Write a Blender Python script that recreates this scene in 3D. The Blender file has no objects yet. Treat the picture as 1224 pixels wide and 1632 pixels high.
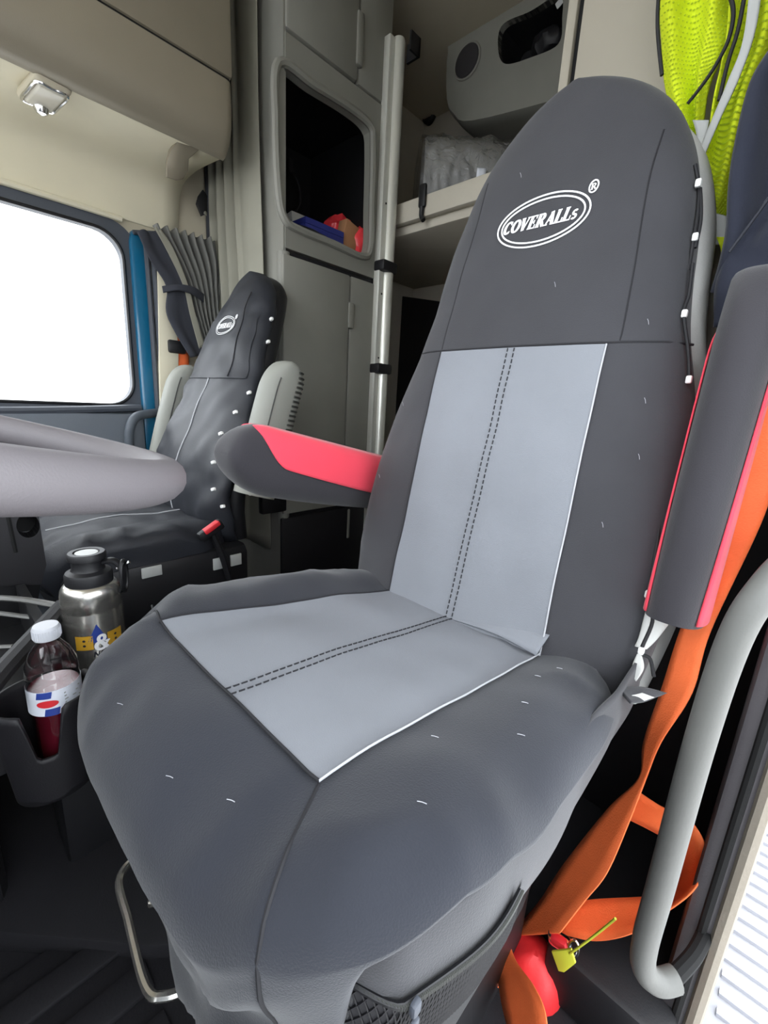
import bpy, bmesh, math, random
from mathutils import Vector, Matrix, noise
random.seed(7)
# ------------------------------------------------------------------ camera
# metres; x = towards the passenger side, y = towards the bonnet, z = up; eye point at the origin
F, CX, CY = 690.0, 612.0, 816.0
CR = Vector((-0.72579229, -0.68573924, 0.05465573))   # image right
CD = Vector((-0.20377408, 0.13842917, -0.96918186))   # image down
CF = Vector((0.65704008, -0.71456215, -0.24020671))   # view direction
sc = bpy.context.scene
cam = bpy.data.cameras.new('camera')
cam.sensor_fit = 'HORIZONTAL'; cam.sensor_width = 36.0; cam.lens = F / 1224 * 36.0
cam.clip_start = 0.01
co = bpy.data.objects.new('camera', cam); sc.collection.objects.link(co)
co.matrix_world = Matrix(((CR.x, -CD.x, -CF.x, 0), (CR.y, -CD.y, -CF.y, 0), (CR.z, -CD.z, -CF.z, 0), (0, 0, 0, 1)))
sc.camera = co
# ------------------------------------------------------------------ light
w = bpy.data.worlds.new('overcast'); sc.world = w; w.use_nodes = True
bg = w.node_tree.nodes['Background']
bg.inputs['Color'].default_value = (0.90, 0.95, 1.0, 1); bg.inputs['Strength'].default_value = 5.0
sc.view_settings.view_transform = 'Standard'; sc.view_settings.look = 'None'
sc.view_settings.gamma = 1.0; sc.view_settings.use_curve_mapping = False
sc.view_settings.exposure = 0.42
try:
    sc.cycles.max_bounces = 10; sc.cycles.diffuse_bounces = 6; sc.cycles.transparent_max_bounces = 12
    sc.cycles.sample_clamp_indirect = 8.0; sc.cycles.caustics_reflective = False; sc.cycles.caustics_refractive = False
except Exception: pass

# ------------------------------------------------------------------ helpers
V = Vector
def ray(px, py): return CR * (px - CX) + CD * (py - CY) + CF * F
def X(px, py, x): r = ray(px, py); return r * (x / r.x)
def Y(px, py, y): r = ray(px, py); return r * (y / r.y)
def Z(px, py, z): r = ray(px, py); return r * (z / r.z)
def lerp(a, b, t): return a + (b - a) * t
def sm(t, a=0., b=1.):
    t = max(0., min(1., (t - a) / (b - a))); return t * t * (3 - 2 * t)
def interp(x, xs, ys):
    if x <= xs[0]: return ys[0]
    for i in range(len(xs) - 1):
        if x <= xs[i + 1]:
            # cubic through neighbours
            i0, i3 = max(0, i - 1), min(len(xs) - 1, i + 2)
            h = xs[i + 1] - xs[i]; t = (x - xs[i]) / h
            m1 = (ys[i + 1] - ys[i0]) / (xs[i + 1] - xs[i0]); m2 = (ys[i3] - ys[i]) / (xs[i3] - xs[i])
            return ((2*t**3 - 3*t*t + 1) * ys[i] + (t**3 - 2*t*t + t) * h * m1 + (-2*t**3 + 3*t*t) * ys[i + 1] + (t**3 - t*t) * h * m2)
    return ys[-1]
def cat(pts, n=8, closed=False):
    """Catmull-Rom through points"""
    P = [V(p) for p in pts]; L = len(P); out = []
    for i in range(L if closed else L - 1):
        if closed: a, b, c, d = P[i - 1], P[i], P[(i + 1) % L], P[(i + 2) % L]
        else: a, b, c, d = P[max(0, i - 1)], P[i], P[i + 1], P[min(L - 1, i + 2)]
        for k in range(n):
            t = k / n
            out.append(0.5 * ((2 * b) + (c - a) * t + (2*a - 5*b + 4*c - d) * t*t + (3*b - a - 3*c + d) * t**3))
    if not closed: out.append(P[-1])
    return out
def nz(x, y, z=0.): return noise.noise(V((x, y, z)))

class M:
    """mesh collector"""
    def __init__(s): s.v = []; s.f = []
    def add(s, vs, fs):
        o = len(s.v); s.v += [V(v) for v in vs]; s.f += [tuple(i + o for i in f) for f in fs]; return s
    def grid(s, nu, nv, fn, cu=False, cv=False):
        vs = [fn(i / (nu if cu else nu - 1), j / (nv if cv else nv - 1)) for j in range(nv) for i in range(nu)]
        fs = []
        for j in range(nv if cv else nv - 1):
            for i in range(nu if cu else nu - 1):
                a, b = i, (i + 1) % nu; c, d = j, (j + 1) % nv
                fs.append((c*nu + a, c*nu + b, d*nu + b, d*nu + a))
        return s.add(vs, fs)
    def rings(s, rings, caps=True):
        n = len(rings[0]); vs = [p for r in rings for p in r]; fs = []
        for j in range(len(rings) - 1):
            for i in range(n):
                fs.append((j*n + i, j*n + (i + 1) % n, (j + 1)*n + (i + 1) % n, (j + 1)*n + i))
        if caps: fs.append(tuple(range(n))[::-1]); fs.append(tuple(range((len(rings) - 1)*n, len(rings)*n)))
        return s.add(vs, fs)
    def tube(s, pts, r, seg=10, smooth=8, closed=False, caps=True, flat=1.0, upv=None):
        P = cat(pts, smooth, closed) if smooth else [V(p) for p in pts]
        n = len(P); rings = []; N = None
        for i, p in enumerate(P):
            t = (P[(i + 1) % n] - P[i - 1]) if closed else (P[min(n - 1, i + 1)] - P[max(0, i - 1)])
            t.normalize()
            if N is None:
                N = V(upv) if upv is not None else (V((0, 0, 1)) if abs(t.z) < .9 else V((1, 0, 0)))
            N = (N - t * N.dot(t)).normalized(); B = t.cross(N)
            rr = r(i / max(1, n - 1)) if callable(r) else r
            rings.append([p + (N * math.cos(a) * flat + B * math.sin(a)) * rr for a in [2*math.pi*k/seg for k in range(seg)]])
        if closed: rings.append(rings[0]); return s.rings(rings, False)
        return s.rings(rings, caps)
    def lathe(s, prof, c, seg=32, ax=(0, 0, 1), caps=True):
        ax = V(ax).normalized(); u = V((1, 0, 0)) if abs(ax.x) < .9 else V((0, 1, 0))
        u = (u - ax * u.dot(ax)).normalized(); v = ax.cross(u); c = V(c)
        return s.rings([[c + ax*h + (u*math.cos(2*math.pi*k/seg) + v*math.sin(2*math.pi*k/seg))*r for k in range(seg)] for r, h in prof], caps)
    def box(s, c, size, bev=0.0, rot=None, seg=2):
        bm = bmesh.new(); bmesh.ops.create_cube(bm, size=1)
        for v in bm.verts: v.co = V((v.co.x*size[0], v.co.y*size[1], v.co.z*size[2]))
        if bev > 0: bmesh.ops.bevel(bm, geom=bm.edges[:], offset=min(bev, min(size)*.49), segments=seg, affect='EDGES', profile=.5)
        c = V(c); bm.verts.index_update()
        vs = [(rot @ v.co if rot else v.co) + c for v in bm.verts]
        s.add(vs, [[v.index for v in f.verts] for f in bm.faces]); bm.free(); return s
    def span(s, lo, hi, bev=0.0):
        return s.box([(a + b)/2 for a, b in zip(lo, hi)], [abs(b - a) for a, b in zip(lo, hi)], bev)
    def prism(s, poly, off, bev=0.0, seg=2):
        poly = [V(p) for p in poly]; off = V(off); bm = bmesh.new()
        a = [bm.verts.new(p) for p in poly]; b = [bm.verts.new(p + off) for p in poly]; n = len(a)
        ff = bm.faces.new(a); bm.faces.new(b[::-1])
        for i in range(n): bm.faces.new((a[i - 1], a[i], b[i], b[i - 1])[::-1])
        bmesh.ops.recalc_face_normals(bm, faces=bm.faces[:])
        if bev > 0: bmesh.ops.bevel(bm, geom=list(ff.edges), offset=bev, segments=seg, affect='EDGES', profile=.5)
        bm.verts.index_update()
        s.add([v.co.copy() for v in bm.verts], [[v.index for v in f.verts] for f in bm.faces]); bm.free(); return s
    def rib(s, L, R, n=8, th=None):
        """sheet between two rails"""
        A, B = cat(L, n), cat(R, n); k = len(A)
        vs = []
        for a, b in zip(A, B): vs += [a, lerp(a, b, .25), lerp(a, b, .5), lerp(a, b, .75), b]
        return s.add(vs, [(i*5 + j, i*5 + j + 1, (i + 1)*5 + j + 1, (i + 1)*5 + j) for i in range(k - 1) for j in range(4)])
    def hole(s, outer, inner, off, n=96):
        """plate: planar polygon outer with a star-shaped hole inner, extruded by off"""
        O = [V(p) for p in outer]; I = [V(p) for p in inner]; c = sum(I, V()) / len(I)
        nrm = (I[1] - I[0]).cross(I[2] - I[1]).normalized(); u = (O[1] - O[0]).normalized(); v = nrm.cross(u).normalized()
        f2 = lambda p: ((p - c).dot(u), (p - c).dot(v))
        def hit(poly, a):
            d = (math.cos(a), math.sin(a)); best = None
            q = [f2(p) for p in poly]
            for i in range(len(q)):
                (x1, y1), (x2, y2) = q[i - 1], q[i]; ex, ey = x2 - x1, y2 - y1
                den = d[0]*ey - d[1]*ex
                if abs(den) < 1e-12: continue
                t = (x1*ey - y1*ex)/den; k = (x1*d[1] - y1*d[0])/den
                if t > 0 and -1e-6 <= k <= 1 + 1e-6 and (best is None or t > best): best = t
            return c + u*d[0]*best + v*d[1]*best
        angs = [2*math.pi*i/n for i in range(n)]
        for p in O: x, y = f2(p); angs.append(math.atan2(y, x) % (2*math.pi))
        angs.sort(); off = V(off)
        o1 = [hit(O, a) for a in angs]; i1 = [hit(I, a) for a in angs]
        s.rings([[p + off for p in o1], o1, i1, [p + off for p in i1]], False); return s
    def strokes(s, segs, m, width):
        """flat pen strokes; m maps (u,v) to space"""
        for a, b, wd in segs:
            d = V((b[0] - a[0], b[1] - a[1])); l = d.length or 1e-6; d /= l; p = V((-d.y, d.x))*wd*width/2
            a2, b2 = V(a), V(b)
            s.add([m(*(a2 + p)), m(*(a2 - p)), m(*(b2 - p)), m(*(b2 + p))], [(0, 1, 2, 3)])
        return s

WO = {}
def link(o, parent, origin):
    sc.collection.objects.link(o); WO[o.name] = V(origin)
    if parent: o.parent = parent; o.location = V(origin) - WO[parent.name]
    else: o.location = V(origin)
def tag(o, label=None, cat_=None, group=None, kind=None):
    if label: o['label'] = label
    if cat_: o['category'] = cat_
    if group: o['group'] = group
    if kind: o['kind'] = kind
    return o
def mk(name, m, mat, parent=None, label=None, cat=None, group=None, kind=None, smooth=35, solid=0, sub=0, recalc=True):
    vs = m.v
    lo = [min(v[i] for v in vs) for i in range(3)]; hi = [max(v[i] for v in vs) for i in range(3)]
    org = V(((lo[0] + hi[0])/2, (lo[1] + hi[1])/2, lo[2]))
    me = bpy.data.meshes.new(name); me.from_pydata([v - org for v in vs], [], m.f); me.update()
    if recalc:
        bm = bmesh.new(); bm.from_mesh(me); bmesh.ops.remove_doubles(bm, verts=bm.verts[:], dist=1e-6)
        bmesh.ops.recalc_face_normals(bm, faces=bm.faces[:]); bm.to_mesh(me); bm.free()
    if smooth:
        for p in me.polygons: p.use_smooth = True
        me.set_sharp_from_angle(angle=math.radians(smooth))
    me.materials.append(mat)
    o = bpy.data.objects.new(name, me); link(o, parent, org)
    if sub: md = o.modifiers.new('s', 'SUBSURF'); md.levels = sub; md.render_levels = sub
    if solid: md = o.modifiers.new('t', 'SOLIDIFY'); md.thickness = solid; md.offset = 0
    return tag(o, label, cat, group, kind)
def thing(name, loc, label, cat, group=None):
    o = bpy.data.objects.new(name, None); o.empty_display_size = .05; link(o, None, V(loc)); return tag(o, label, cat, group)
def struct(name, m, mat, smooth=35, **k): return mk(name, m, mat, None, None, None, None, 'structure', smooth, **k)

# ------------------------------------------------------------------ materials
def srgb(r, g, b):
    f = lambda c: (c/255/12.92) if c/255 <= .04045 else ((c/255 + .055)/1.055)**2.4
    return (f(r), f(g), f(b), 1)
def mat(name, col, rough=.6, metal=0., bump=0., bscale=200., var=.06, vscale=6., spec=.5, sheen=0., alpha=1., trans=0., ior=1.45, coat=0., weave=0):
    m = bpy.data.materials.new(name); m.use_nodes = True; nt = m.node_tree; N = nt.nodes; L = nt.links
    b = N['Principled BSDF']; b.inputs['Roughness'].default_value = rough; b.inputs['Metallic'].default_value = metal
    b.inputs['Specular IOR Level'].default_value = spec; b.inputs['IOR'].default_value = ior
    if sheen: b.inputs['Sheen Weight'].default_value = sheen; b.inputs['Sheen Roughness'].default_value = .5
    if alpha < 1: b.inputs['Alpha'].default_value = alpha
    if trans: b.inputs['Transmission Weight'].default_value = trans
    if coat: b.inputs['Coat Weight'].default_value = coat
    c = srgb(*col)
    tc = N.new('ShaderNodeTexCoord')
    if var:
        n = N.new('ShaderNodeTexNoise'); n.inputs['Scale'].default_value = vscale; n.inputs['Detail'].default_value = 5
        L.new(tc.outputs['Object'], n.inputs['Vector'])
        r = N.new('ShaderNodeValToRGB'); r.color_ramp.elements[0].position = .3; r.color_ramp.elements[1].position = .7
        r.color_ramp.elements[0].color = tuple(x*(1 - var) for x in c[:3]) + (1,)
        r.color_ramp.elements[1].color = tuple(min(1, x*(1 + var)) for x in c[:3]) + (1,)
        L.new(n.outputs['Fac'], r.inputs['Fac']); L.new(r.outputs['Color'], b.inputs['Base Color'])
    else: b.inputs['Base Color'].default_value = c
    if bump:
        if weave:
            n2 = N.new('ShaderNodeTexWave'); n2.inputs['Scale'].default_value = bscale; n2.inputs['Distortion'].default_value = 2
            h = n2.outputs['Fac']
        else:
            n2 = N.new('ShaderNodeTexNoise'); n2.inputs['Scale'].default_value = bscale; n2.inputs['Detail'].default_value = 3; h = n2.outputs['Fac']
        L.new(tc.outputs['Object'], n2.inputs['Vector'])
        bp = N.new('ShaderNodeBump'); bp.inputs['Strength'].default_value = bump; bp.inputs['Distance'].default_value = .002
        L.new(h, bp.inputs['Height']); L.new(bp.outputs['Normal'], b.inputs['Normal'])
    return m
mt = {}
mt['black_fabric'] = mat('black canvas', (49, 49, 53), .85, bump=.25, bscale=700, var=.10, vscale=9, sheen=.15)
mt['shaded_black'] = mat('black canvas shaded', (26, 29, 38), .85, bump=.25, bscale=700, var=.12, vscale=7, sheen=.15)  # cushion copy of the canvas, tinted dark and blue for dimmer light low down
mt['grey_fabric'] = mat('grey canvas', (118, 121, 127), .85, bump=.2, bscale=700, var=.05, vscale=7)
mt['pass_black'] = mat('black nylon', (35, 37, 43), .55, bump=.25, bscale=400, var=.15, vscale=8)
mt['seam'] = mat('dark thread', (28, 28, 32), .8, var=0)
mt['piping'] = mat('pale edge thread', (170, 172, 176), .7, var=0)
mt['white_print'] = mat('white print', (240, 240, 242), .6, var=0)
mt['lining'] = mat('pale grey seat upholstery', (190, 190, 187), .75, bump=.2, bscale=300, var=.08)
mt['elastic'] = mat('white cord lock', (225, 225, 222), .5, var=.03)
mt['cord'] = mat('black cord', (25, 25, 28), .7, var=0)
mt['red'] = mat('red stretch fabric', (226, 62, 82), .8, bump=.15, bscale=600, var=.04, sheen=.2)
mt['arm_black'] = mat('black stretch fabric', (40, 38, 43), .85, bump=.2, bscale=600, var=.08, sheen=.2)
mt['arm_grey'] = mat('grey vinyl', (138, 139, 132), .6, bump=.15, bscale=300, var=.05)
mt['arm_rib'] = mat('ribbed dark vinyl', (60, 61, 58), .6, var=.1)
mt['beige'] = mat('beige headliner', (186, 178, 158), .85, bump=.12, bscale=500, var=.03)
mt['cream'] = mat('cream headliner', (214, 207, 184), .85, bump=.1, bscale=500, var=.03)
mt['console_tan'] = mat('taupe plastic', (132, 124, 108), .55, bump=.15, bscale=500, var=.04)
mt['cab_grey'] = mat('grey brown plastic', (128, 127, 120), .55, bump=.15, bscale=500, var=.05)
mt['cab_dark'] = mat('charcoal plastic', (23, 22, 26), .55, bump=.15, bscale=500, var=.08)
mt['black'] = mat('black plastic', (22, 22, 25), .5, bump=.1, bscale=400, var=.1)
mt['gap'] = mat('black gap', (10, 10, 11), .9, var=0)
mt['sleeper'] = mat('sleeper wall vinyl', (192, 186, 172), .75, bump=.1, bscale=400, var=.04)
mt['wardrobe'] = mat('beige laminate', (152, 146, 133), .7, bump=.08, bscale=400, var=.03)
mt['curtain'] = mat('grey green curtain', (140, 138, 126), .9, bump=.25, bscale=500, var=.06)
mt['curtain_dark'] = mat('navy curtain lining', (52, 54, 62), .85, bump=.25, bscale=500, var=.08)
mt['curtain_grey'] = mat('grey curtain', (110, 110, 106), .9, bump=.25, bscale=500, var=.08)
mt['alu'] = mat('brushed aluminium', (222, 222, 214), .35, metal=.45, bump=.05, bscale=300, var=.04)
mt['dull_silver'] = mat('dull silver plastic', (112, 112, 110), .4, metal=.3, var=.04)
mt['chrome'] = mat('chrome', (215, 215, 215), .15, metal=1., var=0)
mt['steel'] = mat('stainless steel', (205, 202, 195), .26, metal=.93, bump=.04, bscale=250, var=.05)
mt['wheel'] = mat('grey leather wheel', (96, 92, 95), .6, bump=.12, bscale=900, var=.06)
mt['wheel_dark'] = mat('dark wheel plastic', (62, 63, 70), .55, bump=.2, bscale=450, var=.06)
mt['frame_grey'] = mat('window rubber', (70, 74, 82), .55, bump=.1, bscale=300, var=.06)
mt['blue'] = mat('blue paint', (16, 96, 132), .3, var=.05, coat=.5)
mt['door_grey'] = mat('grey door panel', (104, 110, 118), .6, bump=.2, bscale=400, var=.05)
mt['handle'] = mat('grey rubber handle', (98, 98, 95), .55, bump=.12, bscale=300, var=.05)
mt['handle_dark'] = mat('slate handle', (78, 84, 92), .55, bump=.12, bscale=300, var=.05)
mt['orange'] = mat('orange webbing', (240, 112, 58), .65, bump=.35, bscale=500, var=.07, vscale=20)
mt['hivis'] = mat('hi vis mesh', (206, 222, 24), .8, var=.05)
mt['hivis_hole'] = mat('hi vis mesh hole', (150, 170, 20), .9, var=0)
mt['reflect'] = mat('silver reflective tape', (176, 178, 176), .45, var=.05)
mt['navy'] = mat('navy jacket cloth', (33, 37, 52), .85, bump=.2, bscale=400, var=.1, sheen=.2)
mt['pillar'] = mat('dark pillar trim', (70, 67, 70), .6, bump=.15, bscale=400, var=.06)
mt['seal'] = mat('tan door seal', (140, 132, 120), .7, bump=.3, bscale=200, var=.06)
mt['carpet'] = mat('black floor rubber', (17, 16, 21), .8, bump=.3, bscale=300, var=.15)
mt['ground'] = mat('pale concrete', (205, 203, 200), .9, bump=.4, bscale=30, var=.12, vscale=3)
mt['tread'] = mat('alloy step', (200, 200, 205), .4, metal=.6, var=.06)
mt['glass'] = mat('window glass', (245, 250, 250), .03, alpha=.08, var=0)
def clearmat(name, gloss, rough, bump=0., bscale=20., film=0.):
    m = bpy.data.materials.new(name); m.use_nodes = True; nt = m.node_tree; N = nt.nodes; L = nt.links; N.remove(N['Principled BSDF'])
    tr = N.new('ShaderNodeBsdfTransparent'); gl = N.new('ShaderNodeBsdfGlossy'); gl.inputs['Roughness'].default_value = rough
    lw = N.new('ShaderNodeLayerWeight'); lw.inputs['Blend'].default_value = gloss; mx = N.new('ShaderNodeMixShader')
    L.new(lw.outputs['Facing'], mx.inputs['Fac']); L.new(tr.outputs[0], mx.inputs[1]); L.new(gl.outputs[0], mx.inputs[2])
    df = N.new('ShaderNodeBsdfTranslucent'); m2 = N.new('ShaderNodeMixShader'); m2.inputs['Fac'].default_value = film
    L.new(mx.outputs[0], m2.inputs[1]); L.new(df.outputs[0], m2.inputs[2]); L.new(m2.outputs[0], N['Material Output'].inputs['Surface'])
    if bump:
        tc = N.new('ShaderNodeTexCoord'); n = N.new('ShaderNodeTexNoise'); n.inputs['Scale'].default_value = bscale; n.inputs['Detail'].default_value = 4; n.inputs['Distortion'].default_value = 1.5
        bp = N.new('ShaderNodeBump'); bp.inputs['Strength'].default_value = bump; bp.inputs['Distance'].default_value = .02
        L.new(tc.outputs['Object'], n.inputs['Vector']); L.new(n.outputs['Fac'], bp.inputs['Height']); L.new(bp.outputs['Normal'], gl.inputs['Normal']); L.new(bp.outputs['Normal'], lw.inputs['Normal'])
    return m
mt['clear'] = clearmat('clear bottle plastic', .35, .06)
mt['wrap'] = clearmat('clear wrap', .42, .10, .8, 16., .10)
mt['juice'] = mat('dark red juice', (92, 20, 34), .15, var=.05)
mt['cap'] = mat('white cap', (188, 190, 196), .5, var=.02)
mt['label'] = mat('white label', (226, 230, 240), .5, var=.02)
mt['blue_print'] = mat('blue print', (40, 62, 140), .5, var=0)
mt['red_print'] = mat('red print', (205, 40, 50), .5, var=0)
mt['gold'] = mat('gold print', (196, 150, 44), .45, var=.05)
mt['dark_print'] = mat('dark print', (30, 30, 44), .5, var=0)
mt['roll'] = mat('grey foam roll', (150, 150, 150), .85, bump=.2, bscale=200, var=.05)
mt['speaker'] = mat('speaker grille cloth', (48, 46, 48), .8, bump=.5, bscale=900, var=.05)
mt['box_blue'] = mat('blue box card', (40, 48, 120), .55, var=.05)
mt['cardboard'] = mat('cardboard', (164, 118, 84), .8, var=.08)
mt['red_wrap'] = mat('red shiny wrapper', (225, 62, 70), .25, bump=.8, bscale=60, var=.1, vscale=25)
mt['paper'] = mat('white paper', (196, 196, 196), .7, var=.03)
mt['red_bag'] = mat('red nylon pouch', (214, 44, 48), .5, bump=.2, bscale=200, var=.06)
mt['tag_yellow'] = mat('yellow green plastic tag', (196, 200, 62), .5, var=.04)
mt['mesh_net'] = mat('black net', (44, 43, 46), .8, var=.1)
mt['lint'] = mat('pale lint', (170, 170, 176), .9, var=0)
mt['lens'] = mat('lamp lens', (230, 226, 214), .12, alpha=.5, var=0)
mt['floral'] = mat('white and pink print cloth', (220, 205, 222), .8, var=.12, vscale=40)

# ------------------------------------------------------------------ the cab shell
FL = -0.88
struct('ground', M().add([(-40, -60, -2.1), (90, -60, -2.1), (90, 60, -2.1), (-40, 60, -2.1)], [(0, 1, 2, 3)]), mt['ground'])
struct('floor', M().span((-.07, -2.3, FL - .05), (2.0, 1.0, FL)), mt['carpet'])
struct('ceiling', M().span((-.1, -2.35, 1.62), (2.05, .95, 1.68)), mt['beige'])
struct('wall_rear', M().span((-.1, -2.36, FL), (2.05, -2.30, 1.62)), mt['sleeper'])
# driver side wall behind the door opening, its pillar edge in view
struct('wall_left', M().span((-.068, -2.3, FL - .3), (-.05, -.62, 1.62)), mt['pillar'])
struct('wall_left_header', M().span((-.10, -.62, .66), (-.04, .95, 1.62)), mt['beige'])
# front wall: firewall below, header above, windscreen opening between
struct('wall_front', M().span((-.1, .92, FL), (2.05, .98, -.02)), mt['black'])
struct('wall_front_header', M().span((-.1, .80, .78), (2.05, .95, 1.02)).span((-.1, .80, 1.54), (2.05, .95, 1.62)).span((-.1, .80, 1.02), (.12, .95, 1.54)).span((1.9, .80, 1.02), (2.05, .95, 1.54)), mt['beige'])  # upper opening is an added unseen roof window, lets daylight into the sleeper
struct('windscreen_frame', M().span((.93, .86, -.02), (.99, .92, .80), .01), mt['frame_grey'])
# passenger wall with window opening
def rrect(y0, y1, z0, z1, r, x, n=8, skew=0.):
    out = []
    for cy, cz, a0 in ((y1 - r, z1 - r, 0), (y0 + r, z1 - r, 90), (y0 + r, z0 + r, 180), (y1 - r, z0 + r, 270)):
        for k in range(n + 1):
            a = math.radians(a0 + 90*k/n); yy = cy + r*math.cos(a); out.append(V((x, yy, cz + r*math.sin(a) + skew*(yy - y0))))
    return out
WX = 1.97
struct('wall_right', M().hole([(WX, .95, -.14), (WX, .95, 1.62), (WX, -.97, 1.62), (WX, -.97, -.14)], rrect(-.66, .5, -.09, .585, .09, WX), (.06, 0, 0)), mt['beige'])
struct('wall_right_rear', M().span((WX, -2.3, FL), (2.03, -.97, 1.62)), mt['sleeper'])
struct('wall_right_lower', M().span((WX, -.97, FL), (2.03, .95, -.14)), mt['door_grey'])
win = struct('window_1', M().hole(rrect(-.672, .52, -.105, .597, .10, WX - .012), rrect(-.615, .46, -.055, .555, .09, WX - .012), (.035, 0, 0)), mt['frame_grey'])
mk('window_pane', M().hole(rrect(-.625, .47, -.065, .565, .09, WX + .018), rrect(.0, .02, .24, .26, .004, WX + .018), (.004, 0, 0)).prism(rrect(.0, .02, .24, .26, .004, WX + .018), (.004, 0, 0)), mt['glass'], win)
mk('inner_seal', M().tube(rrect(-.618, .463, -.058, .558, .09, WX - .014), .006, 6, 0, True), mt['black'], win)
tl = [(WX - .012, -.665 + .05, .592), (WX - .012, .4, .592)]
mk('upper_lip', M().tube([(WX - .02, .5, .604), (WX - .02, -.3, .606), (WX - .02, -.62, .603)], .010, 8, 3), mt['cream'], win)
# blue painted door edge and dark seals next to it
d1 = struct('door_1', M().prism([(WX - .03, -.64, -.16), (WX - .03, -.64, .54), (WX - .03, -.650, .575), (WX - .03, -.688, .575), (WX - .03, -.688, -.5), (WX - .03, -.64, -.5)], (.03, 0, 0), .006), mt['blue'])
mk('door_seal', M().tube([(WX - .03, -.696, -.6), (WX - .03, -.696, .3), (WX - .03, -.694, .57)], .010, 8), mt['frame_grey'], d1)
mk('door_seal', M().tube([(WX - .035, -.718, -.6), (WX - .035, -.718, .3), (WX - .035, -.716, .585)], .011, 8), mt['frame_grey'], d1)
mk('door_card', M().span((WX - .05, -.64, -.75), (WX, .85, -.085), .025), mt['door_grey'], d1)
mk('door_sill_strip', M().tube([(WX - .035, -.63, -.065), (WX - .035, -.3, -.085), (WX - .035, .4, -.11)], .014, 8), mt['frame_grey'], d1)
struct('trim_1', M().prism([X(251, 425, WX - .05), X(275, 425, WX - .05), X(285, 560, WX - .05), X(285, 640, WX - .05), X(280, 780, WX - .05), X(247, 780, WX - .05), X(256, 655, WX - .05)], (.05, 0, 0), .004), mt['cream'])

# driver door, swung open out of view; added to block low front light
dvd = struct('door_2', M().prism([(-.10, .74, -1.15), (-.86, .14, -1.15), (-.86, .14, -.08), (-.10, .74, -.03)], (-.04, .05, 0), .01), mt['door_grey'])
mk('door_frame', M().tube([(-.12, .76, -.05), (-.12, .76, .60), (-.40, .54, .64), (-.85, .18, .60), (-.87, .16, -.08)], .022, 8, 4), mt['blue'], dvd)

# ------------------------------------------------------------------ dashboard (outside the frame, shades the footwell)
struct('dashboard', M().prism([(0.02, .92, -.05), (.02, .50, -.08), (.02, .42, -.2), (.02, .5, -.45), (.02, .92, -.5)], (1.9, 0, 0), .02), mt['black'])

# ------------------------------------------------------------------ overhead console along the passenger side
oc = thing('overhead_console', (1.7, -.2, .76), 'taupe overhead storage console along the passenger side roof', 'console')
def oc_prof(y):
    e = max(0., (-.80 - y)/.03) if y < -.80 else 0.
    i = .03*(1 - math.sqrt(max(0, 1 - min(1, e)**2)))
    return [(1.50 + i, .945), (1.497 + i, .88), (1.50 + i, .83), (1.515 + i, .79), (1.545 + i, .765), (1.585, .762), (1.598, .772), (1.60, .80), (1.94, .80), (1.94, .945)]
ys = [.6, .2, -.2, -.5, -.74, -.80, -.81, -.818, -.825, -.829, -.83]
mk('body', M().rings([[V((a, y, b)) for a, b in oc_prof(y)] for y in ys]), mt['console_tan'], oc, smooth=50)
mk('door', M().span((1.503, -.83, .956), (1.94, .62, 1.60), .012), mt['console_tan'], oc)
mk('shadow_gap', M().span((1.512, -.82, .94), (1.93, .6, .96)), mt['gap'], oc)
# cream underside flowing into the wall
us = cat([(1.60, .775), (1.70, .785), (1.80, .79), (1.89, .78), (1.94, .74), (1.962, .66), (1.968, .61)], 6)
us = cat([V((a.x, a.y, 0)) for a in [V((p[0], p[1], 0)) for p in us]], 1)
mk('underside_liner', M().grid(len(us), 24, lambda u, v: V((us[round(u*(len(us) - 1))].x, lerp(.6, -.83, v), us[round(u*(len(us) - 1))].y))), mt['cream'], oc, solid=.006)
hook = [X(312, 196, 1.52), X(290, 216, 1.60), X(270, 243, 1.66), X(265, 262, 1.69), X(265, 283, 1.70), X(281, 288, 1.70), X(292, 286, 1.70), X(300, 272, 1.68), X(301, 254, 1.64), X(330, 228, 1.57), X(352, 206, 1.525)]
mk('end_bracket', M().prism(hook, (.03, -.01, .02), .004), mt['console_tan'], oc, smooth=60)
# dome lamp on the underside
lp = Z(70, 146, .766)
dl = thing('courtesy_lamp', lp, 'chrome and clear courtesy lamp under the overhead console', 'lamp')
rl = Matrix.Rotation(.1, 3, 'Z')
mk('housing', M().box(lp + V((0, 0, .0)), (.16, .085, .03), .014, rl, 3), mt['beige'], dl)
mk('lens', M().box(lp + V((-.005, 0, -.014)), (.12, .062, .016), .007, rl, 3), mt['lens'], dl)
mk('bezel', M().tube([lp + rl @ V((a*.062, b*.034, -.014)) for a, b in ((-1, -1), (0, -1.08), (1, -1), (1.03, 0), (1, 1), (0, 1.08), (-1, 1), (-1.03, 0))], .004, 8, 4, True), mt['chrome'], dl)
mk('reading_spot', M().lathe([(.002, -.034), (.012, -.03), (.018, -.02), (.019, -.01), (.019, 0)], lp + V((.05, .0, -.004)), 20), mt['chrome'], dl)

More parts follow.
